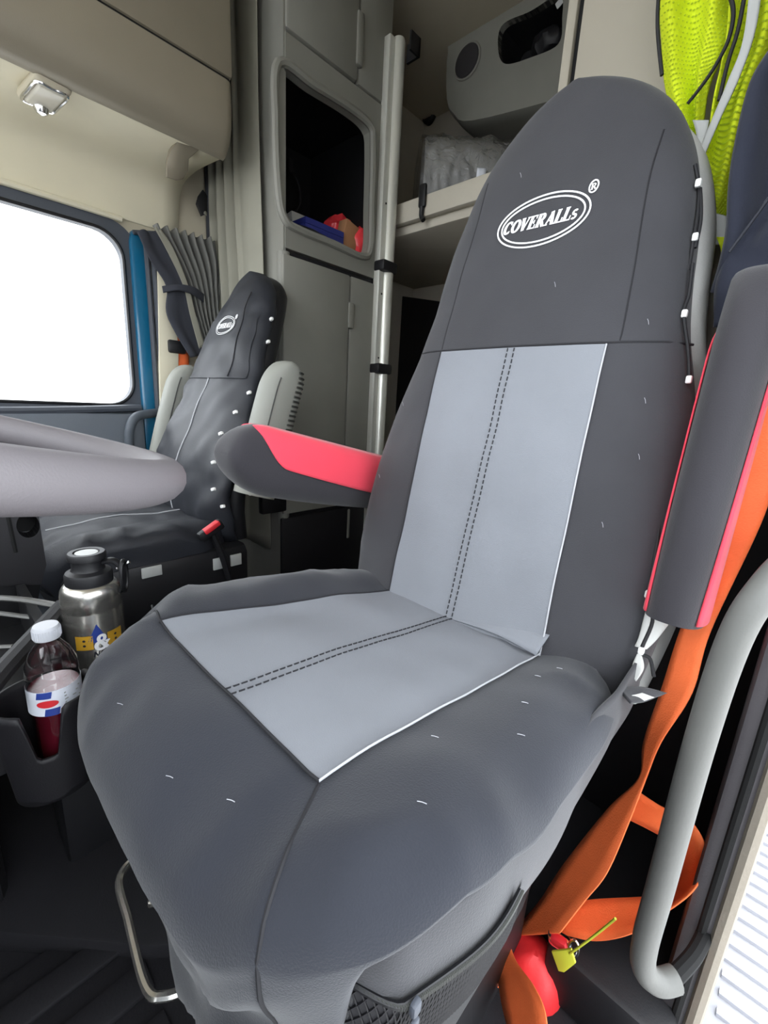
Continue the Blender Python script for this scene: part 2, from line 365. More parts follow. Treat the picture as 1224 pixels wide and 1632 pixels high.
# ------------------------------------------------------------------ passenger side tall cabinet
FX = 1.45
cb = thing('tall_cabinet', (1.7, -1.2, FL), 'grey brown tall storage cabinet with open black cubby behind the passenger seat', 'cabinet')
cub = cat([X(446, 108, FX), X(500, 140, FX), X(560, 178, FX), X(588, 205, FX), X(592, 240, FX), X(590, 330, FX), X(588, 392, FX), X(575, 405, FX), X(530, 385, FX), X(475, 362, FX), X(455, 345, FX), X(446, 300, FX), X(442, 200, FX)], 6, True)
mk('cubby_frame', M().hole([(FX, -.985, .52), (FX, -.985, 1.14), (FX, -1.475, 1.14), (FX, -1.475, .52)], cub, (.04, 0, 0)), mt['cab_grey'], cb)
c2 = sum(cub, V())/len(cub); r_out = [c2 + (p - c2)*1.07 + V((-.006, 0, 0)) for p in cub]
mk('cubby_bezel', M().tube([c2 + (p - c2)*1.035 + V((-.002, 0, 0)) for p in cub], .014, 8, 0, True), mt['cab_grey'], cb)
mk('cubby_liner', M().span((1.93, -1.46, .5), (1.95, -.97, 1.14)).span((1.49, -1.01, .5), (1.94, -.99, 1.14)).span((1.49, -1.465, .5), (1.94, -1.45, 1.14)).span((1.49, -1.46, 1.10), (1.94, -.992, 1.14)).span((1.49, -1.46, .52), (1.94, -.992, .600)), mt['black'], cb)
mk('upper_panel', M().span((FX - .004, -1.30, 1.15), (1.95, -.985, 1.60), .012), mt['cab_grey'], cb)
mk('upper_side_panel', M().span((FX, -1.475, 1.15), (1.95, -1.305, 1.60), .008), mt['cab_grey'], cb)
mk('upper_hinge', M().span((FX - .012, -1.315, 1.2), (FX + .01, -1.285, 1.36), .006), mt['cab_grey'], cb)
mk('body', M().span((FX + .012, -1.475, FL), (1.95, -.985, .515)), mt['cab_dark'], cb)
dr = mk('lower_door', M().span((FX - .006, -1.292, -.455), (FX + .014, -.972, .50), .008), mt['cab_grey'], cb)
mk('door_latch', M().span((FX - .012, -1.315, .30), (FX + .005, -1.285, .40), .006), mt['cab_grey'], dr)
mk('side_panel', M().span((FX - .002, -1.475, -.455), (FX + .014, -1.300, .50), .006), mt['cab_grey'], cb)
mk('front_side', M().span((FX + .004, -.989, FL), (1.95, -.979, 1.6)), mt['cab_grey'], cb)
mk('corner_post', M().tube([(FX + .02, -.99, -.5), (FX + .02, -.99, .51)], .022, 12, 1), mt['cab_grey'], cb)
mk('base_panel', M().span((FX - .004, -1.475, FL), (FX + .014, -.965, -.47), .008), mt['cab_dark'], cb)
mk('base_slot', M().span((FX - .010, -1.335, -.62), (FX, -1.322, -.48), .004), mt['cab_grey'], cb)
ash = mk('vent_box', M().span((FX - .012, -.985, -.44), (FX + .02, -.872, -.30), .008), mt['black'], cb)
# things in the cubby
def cubx(px, py, x): return X(px, py, x)
CZ = .601
def on_shelf(px, py, x): p = X(px, py, x); return V((p.x, p.y, CZ))
t = thing('blue_box', on_shelf(505, 372, 1.56), 'open blue card box at the front of the cubby', 'box')
b0 = on_shelf(505, 372, 1.56)
mk('tray', M().span((1.50, b0.y - .09, CZ), (1.60, b0.y + .10, CZ + .045), .002), mt['box_blue'], t)
mk('rim', M().hole([(1.50, b0.y - .09, CZ + .046), (1.60, b0.y - .09, CZ + .046), (1.60, b0.y + .10, CZ + .046), (1.50, b0.y + .10, CZ + .046)], [(1.51, b0.y - .08, CZ + .046), (1.59, b0.y - .08, CZ + .046), (1.59, b0.y + .09, CZ + .046), (1.51, b0.y + .09, CZ + .046)], (0, 0, .02), 24), mt['box_blue'], t)
b1 = on_shelf(545, 372, 1.53)
mk('cardboard_carton', M().box((1.535, b1.y - .03, CZ + .06), (.05, .075, .12), .003, Matrix.Rotation(.25, 3, 'X')), mt['cardboard'], None, 'brown cardboard carton leaning in the cubby beside the blue box', 'carton')
def blob(c, r, seed, amp=.18, seg=24, n=14):
    c = V(c)
    def fn(u, v):
        a, b = 2*math.pi*u, math.pi*v; d = V((math.cos(a)*math.sin(b), math.sin(a)*math.sin(b), -math.cos(b)))
        k = 1 + amp*nz(d.x*2.2 + seed, d.y*2.2, d.z*2.2) + amp*.5*nz(d.x*5, d.y*5 + seed, d.z*5)
        return c + V((d.x*r[0]*k, d.y*r[1]*k, d.z*r[2]*k))
    return M().grid(seg, n, fn, cu=True)
b2 = on_shelf(545, 345, 1.66)
mk('candy_bag', blob((1.66, b2.y, CZ + .10), (.07, .10, .095), 3., .2), mt['red_wrap'], None, 'shiny red plastic snack bag behind the carton in the cubby', 'bag')
b3 = on_shelf(566, 380, 1.52)
mk('snack_bag', blob((1.52, b3.y - .035, CZ + .06), (.03, .045, .06), 8., .2), mt['red_wrap'], None, 'small red wrapper at the rear edge of the cubby opening', 'bag')
b4 = on_shelf(470, 335, 1.7)
mk('paper_stack', M().box((1.72, b4.y - .02, CZ + .07), (.10, .10, .14), .004, Matrix.Rotation(.15, 3, 'Y')), mt['paper'], None, 'pale papers standing at the front end of the cubby', 'paper')
b5 = on_shelf(495, 362, 1.51)
mk('folded_cloth', blob((1.485 + .03, b5.y, CZ + .016), (.03, .10, .018), 5., .15), mt['cab_dark'], None, 'dark folded cloth along the front lip of the cubby', 'cloth')
for i, (px, py, kx) in enumerate([(515, 230, 1.86), (462, 265, 1.86)]):
    p = X(px, py, kx); h = thing('cable_connector', p, ['black cable connector with pale plug in the cubby back', 'black hooked cable hanging low inside the cubby'][i], 'cable')
    mk('plug', M().box(p, (.03, .03, .05), .006), mt['paper' if i == 0 else 'cab_dark'], h)
    mk('lead', M().tube([p + V((0, 0, -.02)), p + V((-.03, -.02, -.06)), p + V((-.01, -.05, -.12)), p + V((0, -.03, -.17))], .006, 8), mt['cab_dark'], h)

# ------------------------------------------------------------------ aluminium pole
pt, pb = V((1.43, -1.468, 1.372)), V((1.43, -1.472, FL))
po = thing('bunk_pole', (1.43, -1.47, FL), 'aluminium upright pole with black bands at the sleeper opening', 'pole')
mk('round_rail', M().lathe([(.026, 0), (.026, 2.235), (.022, 2.247), (.012, 2.252)], (1.425, -1.485, FL), 20), mt['alu'], po)
mk('channel', M().span((1.42, -1.468, FL), (1.455, -1.430, 1.36), .004), mt['alu'], po)
for z in (.5685, .155):
    mk('band', M().span((1.392, -1.517, z - .022), (1.456, -1.427, z + .022), .010), mt['black'], po)
q = Y(655, 80, -1.5)
mk('top_bracket', M().span((1.34, -1.515, q.z - .03), (1.40, -1.505, q.z + .03)).span((1.34, -1.515, q.z - .03), (1.348, -1.46, q.z + .03)), mt['black'], po)
for z in (.80, .46, .20): mk('pin_hole', M().lathe([(.004, 0), (.004, .002)], (1.4185, -1.449, z), 10, (-1, 0, 0)), mt['gap'], po)

# ------------------------------------------------------------------ sleeper: bunk, roll, rear cabinet
bk = thing('upper_bunk', (1.2, -1.9, .70), 'pale grey upper bunk shelf across the sleeper', 'bunk')
mk('front_rail', M().span((.44, -1.58, .752), (1.96, -1.54, .835), .012), mt['sleeper'], bk)
mk('base', M().span((.44, -2.295, .72), (1.96, -1.575, .79), .01), mt['sleeper'], bk)
rt = thing('foam_roll', (1.27, -1.73, .79), 'grey rolled mattress in clear plastic wrap on the upper bunk', 'mattress')
RA, RB = V((1.47, -1.72, .972)), V((1.08, -2.10, .972)); rd = (RB - RA).normalized(); rn = V((rd.y, -rd.x, 0)); rn = rn if rn.y > 0 else -rn
def rollp(r, amp, t, a):
    k = r*(1 + amp*nz(t*9, math.cos(a)*2, math.sin(a)*2) + amp*.8*nz(t*20, math.cos(a)*4 + t*9, math.sin(a)*4))
    return RA + (RB - RA)*t + (rn*math.cos(a) + V((0, 0, 1))*math.sin(a))*k
mk('roll', M().rings([[rollp(.168, .010, v/30, 2*math.pi*k/40) for k in range(40)] for v in range(31)]), mt['roll'], rt)
mk('plastic_wrap', M().rings([[rollp(.176*(.5 if v == 0 else .8 if v == 1 else 1), .07, lerp(-.05, .72, v/70), 2*math.pi*k/72) for k in range(72)] for v in range(71)], False), mt['wrap'], rt, smooth=25)
mk('paper_label', M().grid(4, 8, lambda u, v: rollp(.180, 0, lerp(.40, .47, u), lerp(-.55, .0, v))), mt['label'], rt, solid=.001)
hk = Y(671, 315, -1.52)
ho = thing('strap_hook', (hk.x, -1.53, hk.z - .06), 'black hook strap hanging on the bunk front rail', 'hook')
mk('pad', M().box((hk.x, -1.53, hk.z + .01), (.035, .016, .085), .008), mt['black'], ho)
mk('tail', M().tube([(hk.x, -1.53, hk.z - .03), (hk.x, -1.53, hk.z - .06), (hk.x - .012, -1.53, hk.z - .08)], .010, 8), mt['black'], ho)
sp = thing('rear_locker', (1.1, -2.1, 1.36), 'grey rear wall locker with round speaker and dark opening', 'locker')
a = Y(712, 60, -1.95); b = Y(712, 185, -1.95)
LY = -1.93
def lk(px, py): return Y(px, py, LY)
outer = [lk(714, 82), lk(728, 62), lk(905, -40), lk(1010, -90), lk(1010, 128), lk(900, 155), lk(752, 192), lk(724, 182), lk(712, 155)]
opn = cat([lk(800, 40), lk(845, 18), lk(892, -8), lk(896, 30), lk(890, 70), lk(850, 90), lk(806, 102), lk(794, 80)], 5, True)
def grow(poly, k): c = sum(poly, V())/len(poly); return [c + (p - c)*k for p in poly]
mk('face', M().hole([V((p.x, LY, p.z)) for p in cat(outer, 4, True)], [V((p.x, LY, p.z)) for p in opn], (0, -.03, 0)), mt['cab_grey'], sp)
mk('rounded_body', M().rings([[V((p.x, LY - d, p.z)) for p in grow(cat(outer, 4, True), k)] for d, k in ((.0, 1.), (.02, 1.035), (.05, 1.05), (.36, 1.05))], False), mt['cab_grey'], sp)
mk('opening_liner', M().rings([[V((p.x, LY - d, p.z)) for p in opn] for d in (.0, .2)], False).add([V((p.x, LY - .2, p.z)) for p in opn], [tuple(range(len(opn)))]), mt['black'], sp)
s0 = lk(745, 98)
mk('speaker_grille', M().lathe([(.062, -.02), (.064, .004), (.058, .010), (.03, .014), (.004, .016)], (s0.x, LY, s0.z), 32, (0, 1, 0)), mt['speaker'], sp)
mk('speaker_ring', M().tube([V((s0.x + .066*math.cos(t), LY + .003, s0.z + .066*math.sin(t))) for t in [2*math.pi*k/24 for k in range(24)]], .005, 8, 0, True), mt['cab_grey'], sp)
g = thing('gear_bag', lk(860, 60) + V((0, -.1, -.05)), 'dark gear stowed in the rear locker opening', 'bag')
gp = lk(862, 52)
mk('pouch', blob((gp.x, LY - .09, gp.z), (.075, .07, .05), 2., .2), mt['cab_dark'], g)
mk('tag', M().box((gp.x - .06, LY - .012, gp.z + .075), (.03, .004, .025), .002, Matrix.Rotation(.5, 3, 'Y')), mt['paper'], g)
ol = Y(686, 172, -2.29)
lo = thing('oval_reading_light', (ol.x, -2.28, ol.z - .06), 'small dark oval reading light on the sleeper rear wall', 'light')
mk('bezel', M().rings([[V((ol.x + .055*s*math.cos(t), -2.295 + d, ol.z + .085*s*math.sin(t))) for t in [2*math.pi*k/24 for k in range(24)]] for s, d in ((1.0, 0), (1., .02), (.85, .03), (.8, .022))]), mt['cab_dark'], lo)
mk('swivel_eye', blob((ol.x + .005, -2.28, ol.z - .01), (.03, .03, .04), 1., .02), mt['alu'], lo)
# lower sleeper: dark back panel under bunk with studs
dk = thing('sleeper_back_panel', (1.6, -2.2, -.2), 'dark quilted panel low in the sleeper beside the pole', 'panel')
DY = -2.2
pp = [Y(600, 466, DY), Y(700, 480, DY), Y(760, 490, DY), Y(760, 760, DY), Y(590, 760, DY)]
mk('board', M().prism(pp, (0, -.04, 0), .006), mt['cab_dark'], dk)
for px, py in ((628, 475), (622, 602)): mk('stud', M().lathe([(.008, 0), (.006, .005), (.002, .007)], Y(px, py, DY), 10, (0, 1, 0)), mt['paper'], dk)
struct('lower_bunk', M().span((.44, -2.29, FL), (1.40, -1.60, -.30), .04), mt['cab_dark'])

# ------------------------------------------------------------------ driver side wardrobe behind the driver seat
wd = thing('driver_side_wardrobe', (.2, -1.2, FL), 'beige wardrobe cabinet behind the driver seat', 'wardrobe')
mk('carcass', M().span((-.049, -1.5, FL), (.482, -.98, 1.6), .004), mt['sleeper'], wd)
mk('edge_strip', M().span((.466, -.982, .05), (.485, -.965, 1.6), .003), mt['wardrobe'], wd)
mk('shadow_gap', M().span((.456, -.979, .05), (.465, -.975, 1.6)), mt['gap'], wd)
mk('door', M().span((-.045, -.982, .08), (.455, -.965, 1.6), .004), mt['wardrobe'], wd)
mk('lower_panel', M().span((-.045, -.982, FL), (.48, -.965, .07), .004), mt['cab_dark'], wd)

# ------------------------------------------------------------------ curtains
def pleat(u):   # x profile of the sleeper curtain, u from inner edge to wall
    x = lerp(1.555, 1.955, u); y = -.950
    if u > .36: y += .019*math.sin((u - .36)*2*math.pi*6.2)*sm(u, .36, .46)
    else: y += .010*math.sin(u*9)
    return x, y
def scfn(u, v):
    x, y = pleat(u); z = lerp(1.45, -.62, v)
    x += .012*math.sin(v*5 + u*4)*(1 - u) - .02*sm(v, .1, .6)*(1 - u); y += .008*nz(u*3, v*4, 1.) - .01*v
    return V((x, y, z))
scu = thing('sleeper_curtain', (1.73, -.93, -.62), 'grey green sleeper curtain hanging gathered beside the tall cabinet', 'curtain')
mk('cloth', M().grid(150, 40, scfn), mt['curtain'], scu, solid=.003, smooth=80)
def hem(u, v):
    p = scfn(.985, v); return p + V((-.03 + u*.03, .026, 0))
mk('dark_edge', M().grid(4, 40, hem), mt['curtain_dark'], scu, solid=.003, smooth=80)
bp_ = [X(317, 312, 1.86), X(324, 302, 1.86), X(331, 312, 1.86), X(331, 340, 1.86), X(322, 344, 1.86), X(314, 324, 1.86)]
br = mk('curtain_catch', M().prism(bp_, (.012, 0, 0), .003), mt['black'], scu)
mk('screw', M().lathe([(.008, 0), (.007, .004), (.002, .005)], X(327, 340, 1.858), 12, (-1, 0, 0)), mt['chrome'], br)
# passenger window curtain, tied back
wc = thing('window_curtain', X(300, 560, 1.9), 'gathered grey side window curtain with dark lining, tied back beside the passenger window', 'curtain')
def wfn(L, Rr, x, amp, nf, ph=0.):
    A, B = cat([X(*p, x) for p in L], 8), cat([X(*p, x) for p in Rr], 8); n = len(A)
    def fn(u, v):
        i = v*(n - 1); k = min(n - 2, int(i)); f = i - k
        p = lerp(lerp(A[k], A[k + 1], f), lerp(B[k], B[k + 1], f), u)
        e = amp*(.35 + .65*abs(math.cos(math.pi*min(1, v*1.0))))
        return p + V((-e*math.sin(u*nf*2*math.pi + 1.5*nz(v*3, u*2, ph)) - .02, 0, .006*math.sin(u*nf*2*math.pi)*(1 if v < .1 else 0)))
    return fn
mk('pleated_cloth', M().grid(110, 36, wfn([(240, 362), (262, 400), (290, 455), (303, 500), (318, 552)], [(338, 385), (344, 420), (346, 460), (345, 500), (350, 552)], 1.90, .024, 7)), mt['curtain_grey'], wc, solid=.003, smooth=80)
mk('pale_band', M().grid(8, 36, wfn([(243, 366), (262, 400), (288, 455), (300, 505), (314, 556)], [(252, 366), (274, 400), (296, 455), (309, 505), (322, 550)], 1.865, .0, 1)), mt['curtain'], wc, solid=.003, smooth=80)
mk('lining', M().grid(16, 36, wfn([(215, 372), (235, 415), (262, 458), (263, 505), (300, 570)], [(246, 368), (268, 410), (290, 455), (303, 505), (322, 566)], 1.875, .006, 1)), mt['curtain_dark'], wc, solid=.003, smooth=80)
mk('tie_strap', M().rib([X(258, 456, 1.85), X(285, 453, 1.83), X(310, 458, 1.84), X(326, 470, 1.87)], [X(260, 467, 1.85), X(285, 463, 1.83), X(308, 470, 1.84), X(324, 482, 1.87)]), mt['curtain_dark'], wc, solid=.004)
mk('track', M().tube([X(212, 370, 1.93), X(280, 375, 1.93), X(340, 388, 1.93)], .008, 8), mt['frame_grey'], wc)

# ------------------------------------------------------------------ lettering (pen strokes, slanted bold serif)
def arc(cx, cy, rx, ry, a0, a1, wt, wn, n=14):
    out = []
    for k in range(n):
        t0, t1 = math.radians(lerp(a0, a1, k/n)), math.radians(lerp(a0, a1, (k + 1)/n)); tm = (t0 + t1)/2
        ov = .10*(t1 - t0)
        out.append(((cx + rx*math.cos(t0 - ov), cy + ry*math.sin(t0 - ov)), (cx + rx*math.cos(t1 + ov), cy + ry*math.sin(t1 + ov)), lerp(wn, wt, abs(math.cos(tm)))))
    return out
TK, TN, SF = .25, .12, .09
def stem(x): return [((x, 0), (x, 1), TK), ((x - .2, .045), (x + .2, .045), SF), ((x - .2, .955), (x + .2, .955), SF)]
GL = {
 'C': (.86, arc(.46, .5, .34, .44, 50, 310, TK, TN) + [((.72, .68), (.72, .95), SF), ((.72, .05), (.72, .25), SF*.8)]),
 'O': (.96, arc(.48, .5, .36, .44, 0, 360, TK, TN, 24)),
 'V': (.92, [((.18, .95), (.46, .02), TK), ((.46, .02), (.76, .95), TN), ((.0, .955), (.38, .955), SF), ((.6, .955), (.92, .955), SF)]),
 'E': (.84, stem(.22) + [((.2, .05), (.74, .05), .1), ((.2, .95), (.72, .95), .1), ((.2, .5), (.56, .5), .1), ((.56, .36), (.56, .64), SF), ((.73, .0), (.73, .3), SF), ((.71, .72), (.71, 1.), SF)]),
 'R': (.94, stem(.22) + arc(.42, .73, .26, .225, -90, 90, .24, .1) + [((.2, .95), (.44, .95), .1), ((.2, .5), (.44, .5), .1), ((.44, .5), (.78, .03), .24), ((.68, .045), (.94, .045), SF)]),
 'A': (.96, [((.16, .03), (.5, .98), TN), ((.46, .98), (.78, .03), TK), ((.26, .33), (.66, .33), .1), ((.0, .045), (.34, .045), SF), ((.6, .045), (.98, .045), SF)]),
 'L': (.80, stem(.22) + [((.2, .05), (.74, .05), .1), ((.73, .0), (.73, .34), SF)]),
 's': (.62, arc(.30, .50, .19, .145, 40, 270, .16, .14) + arc(.30, .20, .19, .145, 90, -140, .16, .14)),
 'N': (.9, [((.14, 0), (.14, 1), .2), ((.14, 1), (.72, 0), .2), ((.72, 0), (.72, 1), .2)]),
 'S': (.8, arc(.38, .72, .26, .22, 30, 270, .2, .2) + arc(.38, .28, .26, .22, 90, -150, .2, .2)),
 'P': (.8, [((.16, 0), (.16, 1), .2)] + arc(.36, .72, .26, .22, -90, 90, .2, .2) + [((.16, .94), (.38, .94), .18), ((.16, .5), (.38, .5), .18)]),
 'I': (.4, [((.2, 0), (.2, 1), .2)]),
 '&': (1.0, arc(.44, .74, .2, .2, -60, 240, .2, .16) + [((.34, .58), (.86, .04), .22)] + arc(.42, .28, .3, .26, 90, 350, .22, .16) + [((.72, .26), (.86, .48), .14), ((.66, .5), (.98, .5), .09)]),
}
def write(m, text, mp, u0, v0, h, slant=.18, squash=.8):
    """text from (u0,v0), mp maps local (u,v) metres to space"""
    tot = sum(GL[c][0] for c in text)*squash*h; u = u0 - tot/2
    for c in text:
        wd, segs = GL[c]
        m.strokes(segs, lambda a, b, u=u: mp(u + (a*squash + slant*b)*h, v0 + (b - .5)*h), 1.0) if False else None
        for a, b, t in segs:
            A = V((a[0]*squash*h, a[1]*h)); B = V((b[0]*squash*h, b[1]*h)); d = (B - A); d = d.normalized() if d.length else V((1, 0)); p = V((-d.y, d.x))*t*h*.5
            q = [A + p, A - p, B - p, B + p]
            m.add([mp(u + w_.x + slant*w_.y, v0 + w_.y - h/2) for w_ in q], [(0, 1, 2, 3)])
        u += wd*squash*h
    return m

# ------------------------------------------------------------------ seats
class Back:
    def __init__(s, cx, zs, ws, yf, d=.07, n=3.2, wr=.003, seed=0., fold=0.):
        s.cx, s.zs, s.ws, s.yf, s.d, s.n, s.wr, s.seed, s.fold = cx, zs, ws, yf, d, n, wr, seed, fold
    def w(s, z): return max(.004, interp(z, s.zs, s.ws))
    def depth(s, z): return s.d*min(1., (s.w(z)/.12)**.5)
    def wrinkle(s, x, z):
        a = s.wr*(nz((x - s.cx)*7, z*5, s.seed) + .6*nz((x - s.cx)*16 + z*6, z*11, s.seed + 3))
        if s.fold: a += s.fold*nz((x - s.cx)*9 + z*14, z*7 - x*9, s.seed + 9)*(.4 + .6*abs((x - s.cx)/.25))
        return a
    def front(s, x, z, off=0.):
        u = min(.999, abs((x - s.cx)/s.w(z))); d = s.depth(z)
        return V((x, s.yf(z) - d + d*(1 - u**s.n)**(1/s.n) + s.wrinkle(x, z) + off, z))
    def sec(s, z, a, grow=0., back=0., dk=1.):
        w, d = s.w(z) + grow, s.depth(z)*dk; c, sn = math.cos(a), math.sin(a)
        x = s.cx + w*math.copysign(abs(c)**(2/s.n), c)
        y = s.yf(z) - back - d + d*math.copysign(abs(sn)**(2/s.n), sn)
        if back == 0: y += s.wrinkle(x, z)
        return V((x, y, z))
    def levels(s, n=56):
        z0, z1 = s.zs[0], s.zs[-1]
        return [lerp(z0, z1, math.sin(k/(n - 1)*math.pi/2)**.9) for k in range(n)]
    def cover(s, a0=-40, a1=220, n=72, nl=56):
        L = s.levels(nl)
        return M().grid(n, nl, lambda u, v: s.sec(L[round(v*(nl - 1))], math.radians(lerp(a0, a1, u))))
    def shell(s, back, dk, grow=-.006, nl=40):
        L = s.levels(nl)
        return M().rings([[s.sec(z - .004, 2*math.pi*k/48, grow, back, dk) for k in range(48)] for z in L])
    def patch(s, fx, z0, z1, nu=30, nv=56, off=.0042):
        def fn(u, v):
            z = lerp(z0, z1, v); a, b = fx(z); return s.front(lerp(a, b, u), z, off)
        return M().grid(nu, nv, fn)
    def line(s, f, z0, z1, n=30, off=.0025): return [s.front(f(lerp(z0, z1, k/n)), lerp(z0, z1, k/n), off) for k in range(n + 1)]
    def logo(s, px, pz, W, H, text_h, off=.003):
        def mp(u, v): return s.front(px - u, pz + v, off)
        m = M()
        for k in (1.0, .9):
            R = [mp(W*k*math.cos(t), H*(k if k == 1 else .83)*math.sin(t)) for t in [2*math.pi*i/64 for i in range(64)]]
            m.tube(R, W*.018, 6, 0, True)
        write(m, 'COVERALLs', mp, -.004, 0, text_h, .2, .78)
        R = [mp(W*.97 + W*.085*math.cos(t), H*.80 +  W*.115*math.sin(t)) for t in [2*math.pi*i/20 for i in range(20)]]
        m.tube(R, W*.015, 6, 0, True)
        h = W*.12
        for a, b, t in GL['R'][1]:
            A, B = V(a)*h, V(b)*h; d = (B - A).normalized(); p = V((-d.y, d.x))*t*h*.5; o = V((W*.97 - h*.45, H*.80 - h*.5))
            m.add([mp(*(o + q)) for q in (A + p, A - p, B - p, B + p)], [(0, 1, 2, 3)])
        return m
def stitch(m, line, r=.0009, on=.006, gap=.003):
    P = line; acc = 0.; i = 0; cur = P[0]; seg = []
    tot = sum((P[k + 1] - P[k]).length for k in range(len(P) - 1)); s = 0.
    def at(d):
        for k in range(len(P) - 1):
            l = (P[k + 1] - P[k]).length
            if d <= l or k == len(P) - 2: return lerp(P[k], P[k + 1], min(1, d/l))
            d -= l
    while s < tot - .004:
        m.tube([at(s), at(min(tot, s + on))], r, 5, 0); s += on + gap
    return m
def tprf(sn): return sm(sn, .2, .62)*(1 - .75*sm(sn, .72, .98))
class Cushion:
    def __init__(s, cx, cy, a, b, base, n=4.2, bol=.02, wr=.003, seed=0., sfront=.60, sside=.74, Df=.065, Ds=.035, ridge=0., taper=0.):
        s.ridge, s.taper = ridge, taper
        s.cx, s.cy, s.a, s.b, s.base, s.n, s.bol, s.wr, s.seed, s.sf, s.ss, s.Df, s.Ds = cx, cy, a, b, base, n, bol, wr, seed, sfront, sside, Df, Ds
    def top(s, x, y, off=0.):
        ux, uy = (x - s.cx)/s.a, (y - s.cy)/s.b; r = min(1., (abs(ux)**s.n + abs(uy)**s.n)**(1/s.n))
        if s.taper and ux > 0 and uy > 0 and r > 1e-4:
            sn = min(1., (uy/r)**(s.n/2)); ux2 = ux/(1 - s.taper*tprf(sn)); r = min(1., (ux2**s.n + uy**s.n)**(1/s.n))
        k = max(0., uy)**2/max(1e-6, ux*ux + uy*uy) if uy > 0 else 0.
        k = sm(k, .25, .85)
        s0, D = lerp(s.ss, s.sf, k), lerp(s.Ds, s.Df, k)
        t = max(0., (r - s0)/(1 - s0)); z = s.base(y) - D*(1 - math.sqrt(max(0., 1 - t*t)))
        z += s.bol*sm(abs(ux), .45, .8)
        z += s.wr*(nz(x*8, y*8, s.seed) + .6*nz(x*18, y*15, s.seed + 2))
        if s.ridge: z += s.ridge*sm(r, .6, .95)*(.35 - abs(nz(x*11 + y*5, y*9 - x*4, s.seed + 5))*1.6)
        return V((x, y, z + off))
    def mesh(s, hs, na=160, nr=26, skirt=None, ns=24, tuck=None, wave=.012):
        angs = [2*math.pi*i/na for i in range(na)]
        def out(a, r):
            c, sn = math.cos(a), math.sin(a); tp_ = 1 - (s.taper*tprf(sn) if c > 0 else 0.); return (s.cx + tp_*s.a*r*math.copysign(abs(c)**(2/s.n), c), s.cy + s.b*r*math.copysign(abs(sn)**(2/s.n), sn))
        rings = []
        for j in range(nr + 1):
            r = max(.02, (j/nr)**.75); rings.append([s.top(*out(a, r)) for a in angs])
        edge = rings[-1]
        def skirt(a, t):
            e = s.top(*out(a, 1.)); h = hs(a)*t
            hk = min(1., h/.1)
            wv = wave*hk*(nz(e.x*7 + h*4 + s.seed, e.y*7, h*5) + 1.1*(.3 - abs(nz(e.x*9 - h*8, e.y*9 + s.seed, h*4)))) + .004*math.sin(t*3.1)
            tk = tuck(a, t) if tuck else 0.
            d = V((s.cx, s.cy, 0)) - V((e.x, e.y, 0)); d.normalize()
            return e + d*(tk - wv) + V((0, 0, -h))
        s.skirt = skirt
        for j in range(1, ns + 1): rings.append([skirt(a, j/ns) for a in angs])
        m = M().rings(rings, False); c = s.top(s.cx, s.cy); k = len(m.v); m.v.append(c)
        m.f += [(k, (i + 1) % na, i) for i in range(na)]
        return m
    def patch(s, xa, xb, y0, y1, nu=36, nv=44, off=.0045):
        def fn(u, v):
            y = lerp(y0, y1, v); return s.top(lerp(xa(y), xb(y), u), y, off)
        return M().grid(nu, nv, fn)

# ---- driver seat
DC = .348
ds = thing('driver_chair', (DC, -.35, FL), 'driver seat in black and light grey canvas cover with printed emblem', 'seat')
def dyf(z):
    return -.547 - .242*(z + .33) - (.9*(z - .40)**2 if z > .40 else 0)
B = Back(DC, [-.40, -.33, -.24, -.17, -.1, .0, .05, .12, .19, .27, .33, .385, .43, .46, .478, .486], [.25, .262, .272, .274, .266, .245, .232, .212, .200, .190, .176, .156, .128, .094, .05, .008], dyf, .075, 3.0, .0035, 1., .004)
mk('backrest_cover', B.cover(10, 200), mt['black_fabric'], ds, smooth=70, solid=.003)
mk('backrest_foam', B.shell(.10, .75, .010), mt['lining'], ds, 'pale grey upholstery showing behind the laced cover edge', smooth=60)
def gx(z): t = (z + .335)/.43; return (lerp(.197, .212, t), lerp(.479, .487, t))
gp_ = mk('backrest_panel', B.patch(gx, -.335, .096), mt['grey_fabric'], ds, 'light grey centre panel', smooth=80)
st = M(); stitch(st, B.line(lambda z: .341, -.33, .095, 40, .0055)); stitch(st, B.line(lambda z: .352, -.33, .095, 40, .0055))
mk('double_stitching', st, mt['seam'], gp_)
mk('panel_edge', M().tube(B.line(lambda z: gx(z)[0], -.335, .096, 40, .0045), .0012, 6, 0), mt['piping'], gp_)
mk('panel_edge', M().tube(B.line(lambda z: gx(z)[1], -.335, .096, 40, .0045), .0013, 6, 0), mt['seam'], gp_)
hs_ = [B.front(lerp(DC - .225, DC + .222, k/40), .098 + .0*k, .0015) for k in range(41)]
mk('cross_seam', M().tube(hs_, .0016, 6, 0), mt['seam'], ds)
for f in (lambda z: lerp(.198, .212, sm(z, .1, .34)) , lambda z: lerp(.488, .470, sm(z, .1, .36))):
    mk('shoulder_seam', M().tube(B.line(f, .1, .375, 30, .001), .0014, 6, 0), mt['seam'], ds)
L0, L1 = .270, .418
mk('printed_emblem', B.logo(.349, .284, .072, .0375, .0195), mt['white_print'], ds, 'white double oval emblem', smooth=0)
